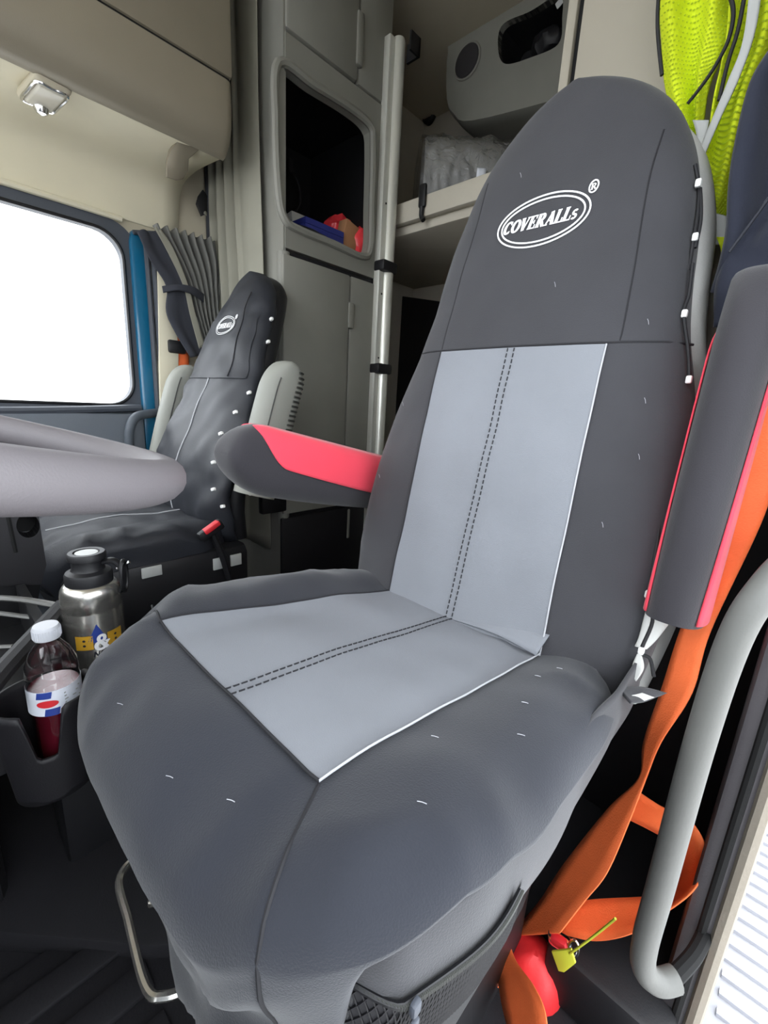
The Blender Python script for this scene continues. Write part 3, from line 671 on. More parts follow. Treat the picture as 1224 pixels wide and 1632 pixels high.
# lacing tabs and cords along the door side of the backrest
for px, py, yy in ((1113, 292, -.74), (1108, 378, -.73), (1091, 500, -.70), (1098, 605, -.68), (1033, 947, -.60), (1022, 1037, -.58)):
    p = Y(px, py, yy)
    mk('cord_lock', M().box(p, (.007, .007, .010), .002), mt['elastic'], ds)
def lace(pts, r=.0022): mk('lacing_cord', M().tube([Y(*p) for p in pts], r, 6, 6), mt['cord'], ds)
lace([(1108, 262, -.75), (1114, 300, -.75), (1112, 340, -.74), (1105, 385, -.73), (1098, 430, -.73)])
lace([(1116, 300, -.75), (1117, 350, -.74), (1108, 395, -.73)])
lace([(1104, 420, -.72), (1098, 470, -.71), (1090, 500, -.70), (1097, 560, -.69), (1099, 605, -.68)])
lace([(1053, 815, -.63), (1048, 860, -.62), (1034, 945, -.60)])
lace([(1034, 950, -.60), (1040, 990, -.59), (1022, 1037, -.58), (1036, 1050, -.58), (1042, 1078, -.58)])
# tails of cover cloth under the backrest on the door side
mk('cover_tail', M().rib([Y(1034, 958, -.60), Y(1020, 1010, -.59), Y(1012, 1030, -.585)], [Y(1064, 995, -.62), Y(1045, 1020, -.60), Y(1030, 1035, -.59)]), mt['lining'], ds, solid=.003)
mk('cover_tail', M().rib([Y(1016, 1042, -.58), Y(1008, 1062, -.575), Y(1012, 1084, -.57)], [Y(1022, 1042, -.58), Y(1026, 1065, -.575), Y(1014, 1086, -.57)]), mt['lining'], ds, solid=.003)
mk('cover_tail', M().rib([Y(985, 1098, -.52), Y(1020, 1095, -.55), Y(1062, 1104, -.58)], [Y(1005, 1120, -.50), Y(1030, 1118, -.54), Y(1050, 1108, -.57)]), mt['black_fabric'], ds, solid=.003)
mk('cover_tail', M().rib([Y(1005, 1108, -.52), Y(1022, 1105, -.54)], [Y(1010, 1122, -.52), Y(1042, 1112, -.55)]), mt['lining'], ds, solid=.003)

def dbase(y): return interp(y, [-.62, -.55, -.35, -.17, -.06], [-.335, -.330, -.302, -.280, -.276])
Cn = Cushion(DC, -.345, .270, .280, dbase, 3.5, .022, .0035, 4., Ds=.024, ridge=.010, taper=.18)
def front_w(a): return sm(math.sin(a), .62, .82)
mk('cushion_cover', Cn.mesh(lambda a: lerp(.012, .40, front_w(a)), ns=36, na=220, tuck=lambda a, t: lerp(.012*t, .09*t, front_w(a)), wave=.03), mt['shaded_black'], ds, smooth=70, solid=.003)
def xa(y): t = (y + .17)/(-.39); return lerp(.207, .197, t) + .0*t
def xb(y): t = (y + .17)/(-.39); return lerp(.513, .479, t)
cp = mk('cushion_panel', Cn.patch(xa, xb, -.17, -.565), mt['grey_fabric'], ds, 'light grey centre panel', smooth=80)
def cl(f, y0, y1, n=30, off=.006): return [Cn.top(f(lerp(y0, y1, k/n)), lerp(y0, y1, k/n), off) for k in range(n + 1)]
st = M(); stitch(st, cl(lambda y: .341, -.17, -.56)); stitch(st, cl(lambda y: .352, -.17, -.56)); mk('double_stitching', st, mt['seam'], cp)
mk('panel_edge', M().tube(cl(xa, -.17, -.55, 30, .005), .0011, 6, 0), mt['piping'], cp)
mk('panel_edge', M().tube(cl(xb, -.17, -.55, 30, .005), .0013, 6, 0), mt['seam'], cp)
mk('panel_edge', M().tube([Cn.top(lerp(.207, .513, k/24), -.17, .005) for k in range(25)], .0014, 6, 0), mt['seam'], cp)
ca = math.radians(122)
cs0 = [Cn.top(lerp(.207, Cn.cx + Cn.a*math.copysign(abs(math.cos(ca))**(2/3.5), math.cos(ca)), t), lerp(-.17, Cn.cy + Cn.b*abs(math.sin(ca))**(2/3.5), t), .0012) for t in [k/12 for k in range(13)]]
mk('corner_seam', M().tube(cs0 + [Cn.skirt(ca + .12*k/30, k/30) + V((-.001, .0015, 0)) for k in range(1, 31)], .0016, 6, 0), mt['seam'], ds)
mk('corner_seam', M().tube([Cn.top(lerp(.513, .60, t), lerp(-.17, -.19, t), .0012) for t in [k/12 for k in range(13)]], .0016, 6, 0), mt['seam'], ds)
# rear valance between cushion and back (loose grey fold)
mk('loose_fold', M().rib([Cn.top(.348, -.545, .004), Cn.top(.26, -.538, .012), Cn.top(.197, -.535, .006)], [Cn.top(.348, -.55, .006), Cn.top(.26, -.556, .026), Cn.top(.192, -.560, .03)]), mt['grey_fabric'], ds, solid=.002)
# side flap with net pocket and zip
def flap(u, v):
    y = lerp(-.60, -.115, u); z = lerp(-.295, -.432, v)
    x = .090 + .032*sm(u, .70, 1.)**1.5 + .07*sm(u, .92, 1.) - .008*math.sin(v*math.pi) + .008*nz(y*10, z*8, 5.) + .010*v
    return V((x, y, z))
mk('side_flap', M().grid(60, 20, flap), mt['black_fabric'], ds, smooth=80, solid=.003)
def zipf(t): return lerp(.36, .60, 0) if False else lerp(.28, .34, t)
net = M()
def netp(u, v, off=.004):
    p = flap(lerp(.70, .96, u), lerp(lerp(.36, .40, u), .97, v)); return p + V((-off, 0, 0))
pk = mk('net_pocket', M().grid(40, 14, lambda u, v: netp(u, v)), mt['mesh_net'], ds, smooth=80)
for k in range(46):
    u0 = k/45
    net.tube([netp(min(1, u0 + .10*v/6), v/6, .0055) for v in range(7)], .0007, 4, 0); net.tube([netp(max(0, u0 - .10*v/6), v/6, .0055) for v in range(7)], .0007, 4, 0)
mk('net_threads', net, mt['cab_dark'], pk, kind='stuff')
zl = [netp(k/40, 0., .006) for k in range(41)]
zp = mk('zip', M().tube(zl, .0022, 6, 0), mt['black'], ds)
tm = M()
for k in range(110):
    i = k/110*39.9; a = int(i); p = lerp(zl[a], zl[min(40, a + 1)], i - a); tm.box(p + V((-.0018, 0, 0)), (.0015, .0010, .0038))
mk('zip_teeth', tm, mt['arm_rib'], zp, kind='stuff')
zq = netp(.82, .0, .010)
mk('zip_pull', M().box(zq, (.005, .008, .010), .002).box(zq + V((-.002, .002, -.014)), (.003, .006, .018), .001), mt['frame_grey'], zp)
mk('net_corner_tab', M().grid(6, 8, lambda u, v: flap(lerp(.67, .715, u), lerp(.42, .99, v)) + V((-.003, 0, 0))), mt['black_fabric'], ds)
# under the seat: pedestal, suspension bellows, adjuster bar
mk('pedestal', M().span((.16, -.58, FL), (.54, -.20, -.66), .02), mt['black'], ds)
mk('bellows', M().rings([[V((DC + (.20 + .012*(k % 2))*math.copysign(abs(math.cos(a))**.5, math.cos(a)), -.38 + (.20 + .012*(k % 2))*math.copysign(abs(math.sin(a))**.5, math.sin(a)), lerp(-.66, -.40, k/12))) for a in [2*math.pi*i/40 for i in range(40)]] for k in range(13)]), mt['black'], ds)
mk('adjuster_bar', M().tube([Z(245, 1385, -.66), Z(213, 1372, -.65), Z(190, 1405, -.65), Z(205, 1470, -.65), Z(232, 1572, -.65), Z(262, 1588, -.65), Z(312, 1568, -.66), Z(330, 1550, -.67)], .005, 8), mt['steel'], ds)
mk('bar_stud', M().lathe([(.006, 0), (.005, .006), (.001, .008)], Z(242, 1440, -.72), 10), mt['steel'], ds)

# ---- armrests (driver): black cover with red side panels
def arm_mesh(prof, c, ax_l, ax_u, ax_w, hw, inset=.0, nn=2.6):
    """prof: list of (l, lower, upper) along the length"""
    rings = []
    for l, lo_, up in prof:
        mid, hh = (lo_ + up)/2, (up - lo_)/2 + inset
        k = min(1., hh/.03); W = (hw + inset)*(.55 + .45*k)
        rings.append([c + ax_l*l + ax_u*(mid + hh*math.copysign(abs(math.sin(a))**(2/nn), math.sin(a))) + ax_w*(W*math.copysign(abs(math.cos(a))**(2/nn), math.cos(a))) for a in [2*math.pi*i/40 for i in range(40)]])
    return rings
def arm_prof(Ln, hh=.062, n=34):
    out = []
    for k in range(n + 1):
        t = k/n; l = Ln*(1 - math.cos(t*math.pi))/2
        up = hh*math.sqrt(max(0., 1 - max(0., (l - Ln + .07)/.07)**2))
        lo_ = -hh*math.sqrt(max(0., 1 - max(0., (l - Ln + .10)/.10)**2)) - .08*hh*math.sin(l/Ln*math.pi)
        out.append((l, min(lo_, -.002), max(up, .002)))
    return out
def armrest(parent, c, al, au, aw, hw, Ln=.29, hh_=.062, body='arm_black', side='red', panel=True, s00=-.55):
    al, au, aw = V(al).normalized(), V(au).normalized(), V(aw).normalized(); c = V(c)
    pr = arm_prof(Ln, hh_); o = mk('armrest', M().rings(arm_mesh(pr, c, al, au, aw, hw)), mt[body], parent, smooth=60)
    if panel:
        for sgn in (1, -1):
            def fn(u, v, sgn=sgn):
                l = lerp(.004, Ln*.90, u)
                k = [p for p in pr if p[0] <= l + 1e-6][-1]; lo_, up = k[1], k[2]
                i = pr.index(k)
                if i < len(pr) - 1: f = (l - k[0])/(pr[i + 1][0] - k[0]); lo_ = lerp(lo_, pr[i + 1][1], f); up = lerp(up, pr[i + 1][2], f)
                mid, hh = (lo_ + up)/2, (up - lo_)/2
                # panel: lower boundary climbs towards the tip
                s0 = s00 + .10 + .42*u + .95*max(0., (u - .8)/.2)**2; s1 = .985
                s0 = min(s0, .93)
                s_ = lerp(s0, s1, v); W = hw*(.55 + .45*min(1., hh/.03)); nn = 2.6
                return c + al*l + au*(mid + hh*s_) + aw*(sgn*(W*(1 - abs(s_)**nn)**(1/nn) + .002))
            mk('red_side_panel', M().grid(40, 14, fn), mt[side], o, smooth=80, solid=.002)
    return o
# lowered, on the aisle side
tip, root = V((.695, -.345, -.092)), V((.695, -.74, -.180))
al = (tip - root).normalized(); aw = V((-1, 0, 0)); au = aw.cross(al); au = au if au.z > 0 else -au
armrest(ds, root, al, au, aw, .04, (tip - root).length)
# raised, on the door side
tip, root = V((.064, -.69, .175)), V((.064, -.615, -.235))
al = (tip - root).normalized(); au = aw.cross(al); au = au if au.y < 0 else -au
armrest(ds, root, al, au, aw, .030, (tip - root).length, s00=-.85)
lm = M()
for x, z in ((.16, -.14), (.15, .02), (.17, .12), (.58, -.14), (.14, -.05), (.56, .0), (.30, .18), (.40, .36)):
    p = B.front(x, z, .0035); lm.tube([p, p + V((.001, 0, .004)), p + V((.0025, .0005, .007))], .0003, 5, 2)
for x, y in ((.15, -.50), (.16, -.46), (.14, -.38), (.17, -.27), (.13, -.20), (.30, -.10), (.42, -.10), (.24, -.12), (.12, -.33)):
    p = Cn.top(x, y, .0035); lm.tube([p, p + V((.003, .001, .0)), p + V((.006, .003, 0))], .0003, 5, 2)
mk('lint_flecks', lm, mt['lint'], ds, kind='stuff')

# ---- passenger seat
PC = 1.462; K_ = .955
ps = thing('passenger_chair', (PC, -.5, FL), 'passenger seat in plain black nylon cover with white centre seam', 'seat')
def pyf(z): return K_*interp(z/K_, [-.46, -.36, -.22, -.02, .24, .36, .45], [-.60, -.585, -.605, -.69, -.795, -.85, -.90])
PB = Back(PC, [K_*q for q in (-.46, -.40, -.30, -.22, -.1, .0, .08, .16, .24, .30, .35, .385, .41, .425, .432)], [.25, .262, .27, .27, .252, .230, .208, .19, .170, .148, .120, .092, .062, .034, .008], pyf, .052, 2.4, .007, 5., .018)
mk('backrest_cover', PB.cover(-75, 255, 84, 60), mt['pass_black'], ps, smooth=70, solid=.003)
mk('backrest_foam', PB.shell(.03, 1.2, -.012), mt['black'], ps)
mk('centre_seam', M().tube(PB.line(lambda z: PC - .006 + .03*sm(z, -.1, -.35), -.40, .055, 40, .003), .0022, 6, 0), mt['piping'], ps, 'white centre seam')
mk('head_flap', PB.patch(lambda z: (PC - PB.w(z)*.93, PC + PB.w(z)*.93), .055, .25, 30, 16, .006), mt['pass_black'], ps, smooth=80)
mk('shoulder_seam', M().tube(PB.line(lambda z: PC - lerp(.125, .085, sm(z, .06, .36)), .06, .33, 24, .007), .0018, 6, 0), mt['seam'], ps)
mk('printed_emblem', PB.logo(PC - .008, .226, .060, .030, .0170, .009), mt['white_print'], ps, 'white double oval emblem', smooth=0)
for px, py, yy in ((432, 509, -.90), (427, 545, -.87), (397, 626, -.76), (375, 657, -.73), (352, 691, -.69), (340, 737, -.66), (340, 780, -.63), (355, 807, -.62), (400, 787, -.72)):
    p = Y(px, py, yy*K_)
    for _ in range(5): p = X(px, py, PC - PB.w(min(.4, p.z)) - .004)
    mk('cord_lock', M().box(p, (.018, .010, .010), .003, Matrix.Rotation(.3, 3, 'Y')), mt['elastic'], ps)
def pbase(y): return interp(y, [-.66, -.5, -.3, -.16], [-.387, -.377, -.368, -.377])
PCu = Cushion(PC, -.40, .275, .245, pbase, 4.2, .012, .010, 12., ridge=.018)
mk('cushion_cover', PCu.mesh(lambda a: .12 + .03*math.sin(3*a), wave=.03, tuck=lambda a, t: .01*t), mt['pass_black'], ps, smooth=70, solid=.003)
mk('cushion_seam', M().tube([PCu.top(lerp(PC - .05, PC - .02, k/20), lerp(-.2, -.62, k/20), .003) for k in range(21)], .0022, 6, 0), mt['piping'], ps)
mk('lower_shell', M().span((1.175, -.67, -.64), (1.74, -.19, -.44), .03), mt['black'], ps)
mk('pedestal', M().span((1.22, -.65, FL), (1.70, -.24, -.64), .02), mt['black'], ps)
for px, py, wy, hz in ((242, 911, .05, .028), (349, 898, .035, .035), (376, 892, .035, .035)):
    p = X(px, py, 1.172)
    mk('warning_plate', M().box((1.172, p.y, p.z), (.006, wy, hz), .001), mt['reflect'], ps)
def passarm(c, ln):
    c = V(c); al = V((0, -.30, 1)).normalized(); aw_ = V((-1, 0, 0)); au_ = aw_.cross(al); au_ = au_ if au_.y < 0 else -au_
    o = armrest(ps, c, al, au_, aw_, .042, ln, .062, 'arm_grey', 'arm_grey', False); o['label'] = 'raised grey vinyl armrest'
    rb = M(); n = 26
    pr = arm_prof(ln, .062)
    for k in range(n):
        l = lerp(.02, ln - .03, k/(n - 1)); up = interp(l, [p[0] for p in pr], [p[2] for p in pr])
        lo2 = interp(l, [p[0] for p in pr], [p[1] for p in pr]); mid, hh = (up + lo2)/2, (up - lo2)/2
        def sp_(q, hh=hh, mid=mid, l=l): return c + al*(l + .012*q) + au_*(mid + hh*q) + aw_*(.0425*(.55 + .45*min(1., hh/.03))*(1 - abs(q)**2.6)**(1/2.6) + .001)
        rb.tube([sp_(.42), sp_(.58), sp_(.74), sp_(.88), sp_(.95)], .0036, 5, 0)
    mk('ribbed_edge', rb, mt['arm_rib'], o, kind='stuff')
    mk('piping', M().tube([c + al*l + aw_*.041 + au_*(interp(l, [p[0] for p in pr], [p[1] for p in pr])*.55) for l in [lerp(.02, ln - .06, k/20) for k in range(21)]], .0018, 6, 0), mt['arm_rib'], o)
passarm((1.15, -.67, -.285), .41)
passarm((1.80, -.655, -.285), .41)

# seat belt buckle and passenger belt
bq = X(336, 845, 1.155)
sb = thing('seat_belt_buckle', bq, 'black seat belt buckle with red release button beside the passenger seat', 'buckle')
rr = Matrix.Rotation(-.5, 3, 'X')
mk('stalk', M().tube([bq + V((0, -.05, -.16)), bq + V((0, -.03, -.08)), bq], .010, 8), mt['black'], sb)
mk('body', M().box(bq, (.022, .075, .03), .006, rr), mt['black'], sb)
mk('release_button', M().box(bq + V((-.004, .0, .010)), (.024, .05, .014), .004, rr), mt['red_print'], sb)
pbt = thing('passenger_seat_belt', X(272, 720, 1.92), 'orange seat belt with black guide beside the passenger window curtain', 'seat belt')
mk('webbing', M().rib([X(270, 505, 1.93), X(272, 560, 1.93), X(266, 640, 1.93), X(264, 700, 1.93)], [X(290, 505, 1.93), X(300, 560, 1.93), X(300, 640, 1.93), X(290, 700, 1.93)]), mt['orange'], pbt, solid=.002)
mk('guide', M().box(X(282, 553, 1.915), (.02, .07, .05), .008), mt['black'], pbt)
gh = thing('passenger_grab_handle', X(225, 700, 1.9), 'slate grey grab handle on the passenger door pillar', 'handle')
mk('bar', M().tube([X(262, 657, 1.93), X(240, 659, 1.90), X(218, 664, 1.88), X(208, 680, 1.875), X(206, 705, 1.88), X(210, 760, 1.9)], .017, 12), mt['handle_dark'], gh)
mk('mount', M().box(X(260, 657, 1.94), (.03, .035, .045), .006), mt['frame_grey'], gh)

# ------------------------------------------------------------------ steering wheel
sw = thing('steering_wheel', (.42, .078, -.2), 'grey leather steering wheel cropped at the photo edge', 'steering wheel')
wc_ = V((.42, .080, -.012)); wn = V((0, -.245, 1)).normalized(); wu = V((1, 0, 0)); wv = wn.cross(wu)
def wp(a, r, h=0.): return wc_ + (wu*math.cos(a) + wv*math.sin(a))*r + wn*h
mk('rim', M().tube([wp(2*math.pi*k/72, .225) for k in range(72)], .0145, 16, 0, True, flat=1.0, upv=wn), mt['wheel'], sw, smooth=80)
for a in (-100, 20, 160):
    ar = math.radians(a)
    s_ = mk('spoke', M().tube([wp(ar, .07, -.035), wp(ar, .13, -.03), wp(ar, .19, -.012), wp(ar, .222, 0)], lambda t: lerp(.034, .02, t), 12, 6, flat=.35, upv=wn), mt['wheel_dark'], sw)
    mk('button_pad', M().box(wp(ar, .15, -.008), (.05, .03, .012), .005, Matrix.Rotation(ar, 3, 'Z')), mt['black'], s_)
mk('hub', M().lathe([(.01, -.08), (.06, -.08), (.085, -.05), (.085, -.03), (.07, -.015), (.03, -.008), (.002, -.006)], wc_, 32, wn), mt['wheel_dark'], sw)
mk('column', M().tube([wc_ - wn*.06, wc_ - wn*.2 + V((0, .08, 0)), (.42, .5, -.28)], .035, 14), mt['black'], sw)

# ------------------------------------------------------------------ centre console, cup holder, bottles
cc = thing('centre_console', (.95, 0, FL), 'black centre console tray with silver edge between the seats', 'console')
mk('base', M().span((.80, .0, FL), (1.10, .6, -.52), .03), mt['cab_dark'], cc)
tz = -.40
def tp(px, py): return Z(px, py, tz)
t0, t1, t2 = tp(118, 950), tp(96, 985), tp(0, 1085)
mk('tray', M().span((.79, -.10, tz - .10), (1.10, .5, tz - .085), .004).span((.79, -.11, tz - .10), (1.10, -.095, tz)), mt['black'], cc)
mk('edge_bar', M().tube([Z(-40, 1125, -.385), Z(0, 1075, -.385), Z(50, 1020, -.385), Z(100, 966, -.385)], .014, 10), mt['cab_dark'], cc)
mk('silver_rail', M().tube([Z(-30, 952, -.385), Z(30, 955, -.385), Z(75, 962, -.385), Z(102, 968, -.385)], .007, 8, flat=.7), mt['dull_silver'], cc)
mk('inner_strip', M().tube([Z(-20, 975, -.42), Z(35, 982, -.42), Z(70, 986, -.42)], .006, 8, flat=.6), mt['dull_silver'], cc)
mk('inner_rail', M().tube([Z(-20, 1032, -.45), Z(20, 1030, -.45)], .005, 8, flat=.6), mt['dull_silver'], cc)
# dash corner with round vent hole
dp = thing('dash_side_panel', (1.2, -.1, -.5), 'dark dash side panel with a round hole behind the steering wheel', 'panel')
DX = 1.12
hc = X(45, 838, DX)
mk('board', M().hole([V((DX, p.y, p.z)) for p in (X(-30, 790, DX), X(58, 800, DX), X(74, 900, DX), X(66, 932, DX), X(-30, 935, DX))], [V((DX, hc.y + .019*math.cos(t), hc.z + .026*math.sin(t))) for t in [2*math.pi*k/20 for k in range(20)]], (.05, 0, 0)), mt['cab_dark'], dp)
mk('hole_liner', M().rings([[V((DX + d, hc.y + .019*math.cos(t), hc.z + .026*math.sin(t))) for t in [2*math.pi*k/20 for k in range(20)]] for d in (0, .05)], False).lathe([(.025, 0), (.025, .002)], (DX + .05, hc.y, hc.z), 20, (1, 0, 0)), mt['gap'], dp)
mk('groove', M().tube([X(8, 800, DX), X(25, 880, DX)], .004, 6, 1), mt['gap'], dp)
mk('foot', M().prism([X(-30, 925, DX + .01), X(66, 925, DX + .01), X(60, 960, DX + .01), V((DX + .01, -.14, FL)), V((DX + .01, .3, FL))], (.05, 0, 0)), mt['black'], dp)

JB = V((.70, -.085, -.552))       # juice bottle base
ch = thing('cup_holder', JB + V((0, 0, -.02)), 'black plastic cup holder with notched sides in front of the driver seat', 'cup holder')
def chfn(r0, r1, z0, z1, notch=True):
    def fn(u, v):
        a = 2*math.pi*u; top = z1
        for c_, hw_, dp_ in ((math.radians(168), .42, .075), (math.radians(-40), .30, .06)):
            d = abs((a - c_ + math.pi) % (2*math.pi) - math.pi); top -= dp_*(1 - sm(d, hw_*.45, hw_)) if notch else 0
        z = lerp(z0, top, v); r = lerp(r0, r1, (z - z0)/(z1 - z0))
        return V((JB.x + r*math.cos(a), JB.y + .012 + r*math.sin(a)*1.15, z))
    return fn
mk('cup', M().grid(72, 14, chfn(.040, .052, -.572, -.420), cu=True), mt['cab_dark'], ch, solid=.005, smooth=60)
mk('cup_floor', M().lathe([(.041, 0), (.041, .012)], (JB.x, JB.y + .012, -.573), 32), mt['black'], ch)
mk('bracket', M().prism([V((.735, .03, -.43)), V((.735, .10, -.40)), V((.735, .14, -.52)), V((.735, .05, -.56)), V((.735, -.04, -.55))], (.05, 0, 0), .005), mt['cab_dark'], ch)
jb = thing('juice_bottle', JB, 'small clear bottle of dark red juice with white cap in the cup holder', 'bottle')
jp = [(.024, .0), (.0295, .006), (.030, .06), (.0295, .10), (.0315, .106), (.0315, .150), (.030, .155), (.0315, .16), (.030, .175), (.024, .192), (.016, .204), (.0125, .210), (.0125, .222)]
mk('bottle_body', M().lathe(jp, JB, 40, caps=False), mt['clear'], jb, smooth=60)
mk('juice', M().lathe([(.022, .003), (.028, .008), (.0285, .06), (.028, .10), (.0295, .108), (.0295, .142)], JB, 40), mt['juice'], jb)
cpb = mk('cap', M().lathe([(.0155, .213), (.016, .215), (.016, .229), (.0145, .232), (.002, .2325)], JB, 32), mt['cap'], jb)
rg = M()
for k in range(30): a = 2*math.pi*k/30; rg.box(JB + V((.0161*math.cos(a), .0161*math.sin(a), .2215)), (.0012, .0012, .012))
mk('cap_ridges', rg, mt['cap'], cpb, kind='stuff')
def cyl(c, r, a0):
    return lambda u, v: V((c.x + r*math.cos(a0 + u/r), c.y + r*math.sin(a0 + u/r), c.z + v))
def patchc(mp, u0, u1, v0, v1, n=16): return M().grid(n, 3, lambda u, v: mp(lerp(u0, u1, u), lerp(v0, v1, v)))
a0 = math.radians(180 - 8)    # facing the camera
mpj = cyl(JB, .0322, a0)
lbj = mk('label', patchc(mpj, -.06, .06, .110, .147, 40), mt['label'], jb)
mpj2 = cyl(JB, .0330, a0)
mk('label_print', M().grid(8, 3, lambda u, v: mpj2(lerp(-.021, -.003, u) - .002*v, lerp(.147, .137, v))).grid(8, 3, lambda u, v: mpj2(lerp(-.015, .002, u)*1. + .002*v, lerp(.110, .121, v))), mt['blue_print'], lbj, smooth=0)
mpj3 = cyl(JB, .0336, a0)
mk('label_emblem', M().grid(20, 6, lambda u, v: mpj3(-.010 + .013*v*math.cos(2*math.pi*u), .129 + .0055*v*math.sin(2*math.pi*u)), cu=True), mt['red_print'], lbj, smooth=0)
tx = M()
for k in range(5): tx.add([mpj2(.010, .140 - k*.005), mpj2(.034 - .004*(k % 3), .140 - k*.005), mpj2(.034 - .004*(k % 3), .138 - k*.005), mpj2(.010, .138 - k*.005)], [(0, 1, 2, 3)])
mk('label_text_lines', tx, mt['reflect'], lbj, smooth=0)

SB = V((.85, -.172, -.545))
stb = thing('steel_bottle', SB, 'brushed steel flask with black loop lid and gold B&B print', 'bottle')
mk('flask_body', M().lathe([(.040, 0), (.045, .006), (.046, .04), (.046, .166), (.0448, .170), (.0448, .173), (.046, .177), (.046, .196), (.0445, .206), (.040, .213), (.035, .217)], SB, 48), mt['steel'], stb, smooth=40)
ld = mk('lid', M().lathe([(.034, .214), (.036, .216), (.036, .232), (.034, .236), (.026, .240), (.024, .244), (.024, .258), (.029, .259), (.029, .268), (.027, .271), (.020, .271), (.018, .268), (.001, .268)], SB, 40), mt['black'], stb, smooth=35)
mk('lid_disc', M().lathe([(.017, .268), (.017, .270), (.001, .2705)], SB, 32), mt['reflect'], ld)
ha = V((-.55, -.83, 0)).normalized()
mk('carry_loop', M().tube([SB + ha*.024 + V((0, 0, .252)), SB + ha*.040 + V((0, 0, .254)), SB + ha*.052 + V((0, 0, .240)), SB + ha*.053 + V((0, 0, .212)), SB + ha*.047 + V((0, 0, .196))], .008, 10, flat=.6), mt['black'], ld)
mk('loop_ring', M().tube([SB + ha*.055 + V((0, 0, .225)) + V((0, 0, 1))*.028*math.cos(t) + ha.cross(V((0, 0, 1)))*.014*math.sin(t) for t in [2*math.pi*k/24 for k in range(24)]], .0035, 8, 0, True), mt['black'], ld)
mk('loop_pin', M().tube([SB + ha*.045 + V((0, 0, .238)), SB + ha*.066 + V((0, 0, .250))], .003, 8, 0), mt['chrome'], ld)
a1 = math.radians(180 - 4)
ms = cyl(SB, .0464, a1); ms2 = cyl(SB, .0467, a1)
for sg in (-1, 1):
    u0 = sg*.0245
    gd = M().grid(8, 2, lambda u, v: ms(lerp(u0 - .0135, u0 + .0135, u), lerp(.108, .134, v)))
    mk('gold_letter_block', gd, mt['gold'], stb)
dd = M()
for sg in (-1, 1):
    for v in (.1165, .1255): dd.add([ms2(sg*.0245 + .0025*math.cos(t), v + .0022*math.sin(t)) for t in [2*math.pi*k/12 for k in range(12)]], [tuple(range(12))])
write(dd, 'NSPI', ms2, .003, .098, .010, .15, 1.1)
mk('dark_letters', dd, mt['dark_print'], stb, smooth=0)
mk('blue_peak', M().grid(8, 8, lambda u, v: ms(lerp(-.020, .012, u)*(1 - v) + -.004*v, lerp(.120, .154, v))), mt['blue_print'], stb, smooth=0)
ap = M(); write(ap, '&', cyl(SB, .0472, a1), .001, .120, .028, .1, .85); mk('white_ampersand', ap, mt['white_print'], stb, smooth=0)
fc = thing('flask_holder', SB + V((0, 0, -.03)), 'black plastic holder around the steel flask foot', 'cup holder')
mk('ring', M().rings([[SB + V((r*math.cos(t), r*math.sin(t), z)) for t in [2*math.pi*k/36 for k in range(36)]] for r, z in ((.048, -.01), (.052, .03), (.050, .03), (.047, -.008))], False), mt['cab_dark'], fc)
mk('base', M().span((SB.x - .05, SB.y - .045, FL), (SB.x + .05, SB.y + .09, SB.z - .001), .01), mt['black'], fc)

# ------------------------------------------------------------------ floor mat with raised ribs
fm = thing('floor_mat', (.5, .05, FL), 'black rubber floor mat with raised ribs in the driver footwell', 'floor mat')
mk('base', M().span((.10, -.16, FL), (.70, .75, FL + .012), .004), mt['carpet'], fm)
for k in range(7):
    mk('rib', M().span((.13 + .08*k, -.13, FL + .010), (.175 + .08*k, .70, FL + .022), .004), mt['carpet'], fm)
tn = struct('floor_step', M().prism([Z(-60, 1480, -.84), Z(235, 1508, -.84), Z(330, 1500, -.84), Z(200, 1180, -.84), Z(-60, 1180, -.84)], (0, 0, -.04), .006), mt['carpet'])

# ------------------------------------------------------------------ driver door side: pillar, handle, belts, clothes
pil = struct('trim_2', M().span((-.052, -.66, -1.2), (-.02, -.60, .66), .008), mt['pillar'])
mk('pillar_seal', M().tube([(-.058, -.603, -1.2), (-.058, -.603, .6)], .009, 8, 4), mt['seal'], pil)
mk('pillar_seal', M().tube([(-.040, -.600, -1.2), (-.040, -.600, .6)], .005, 8, 4), mt['gap'], pil)
gr = thing('grab_handle', (.006, -.4, -.52), 'long pale grey grab handle upright in the driver door opening', 'handle')
mk('bar', M().tube([(-.045, -.60, -.115), (-.025, -.555, -.115), (-.008, -.515, -.142), (.004, -.502, -.195), (.0085, -.50, -.31), (.0085, -.50, -.50), (.0085, -.50, -.590), (.003, -.502, -.630), (-.012, -.512, -.645), (-.026, -.53, -.645)], .0135, 16), mt['handle'], gr, smooth=80)
mk('lower_mount', M().tube([(-.024, -.528, -.645), (-.038, -.57, -.640), (-.045, -.61, -.635)], .009, 10), mt['gap'], gr)
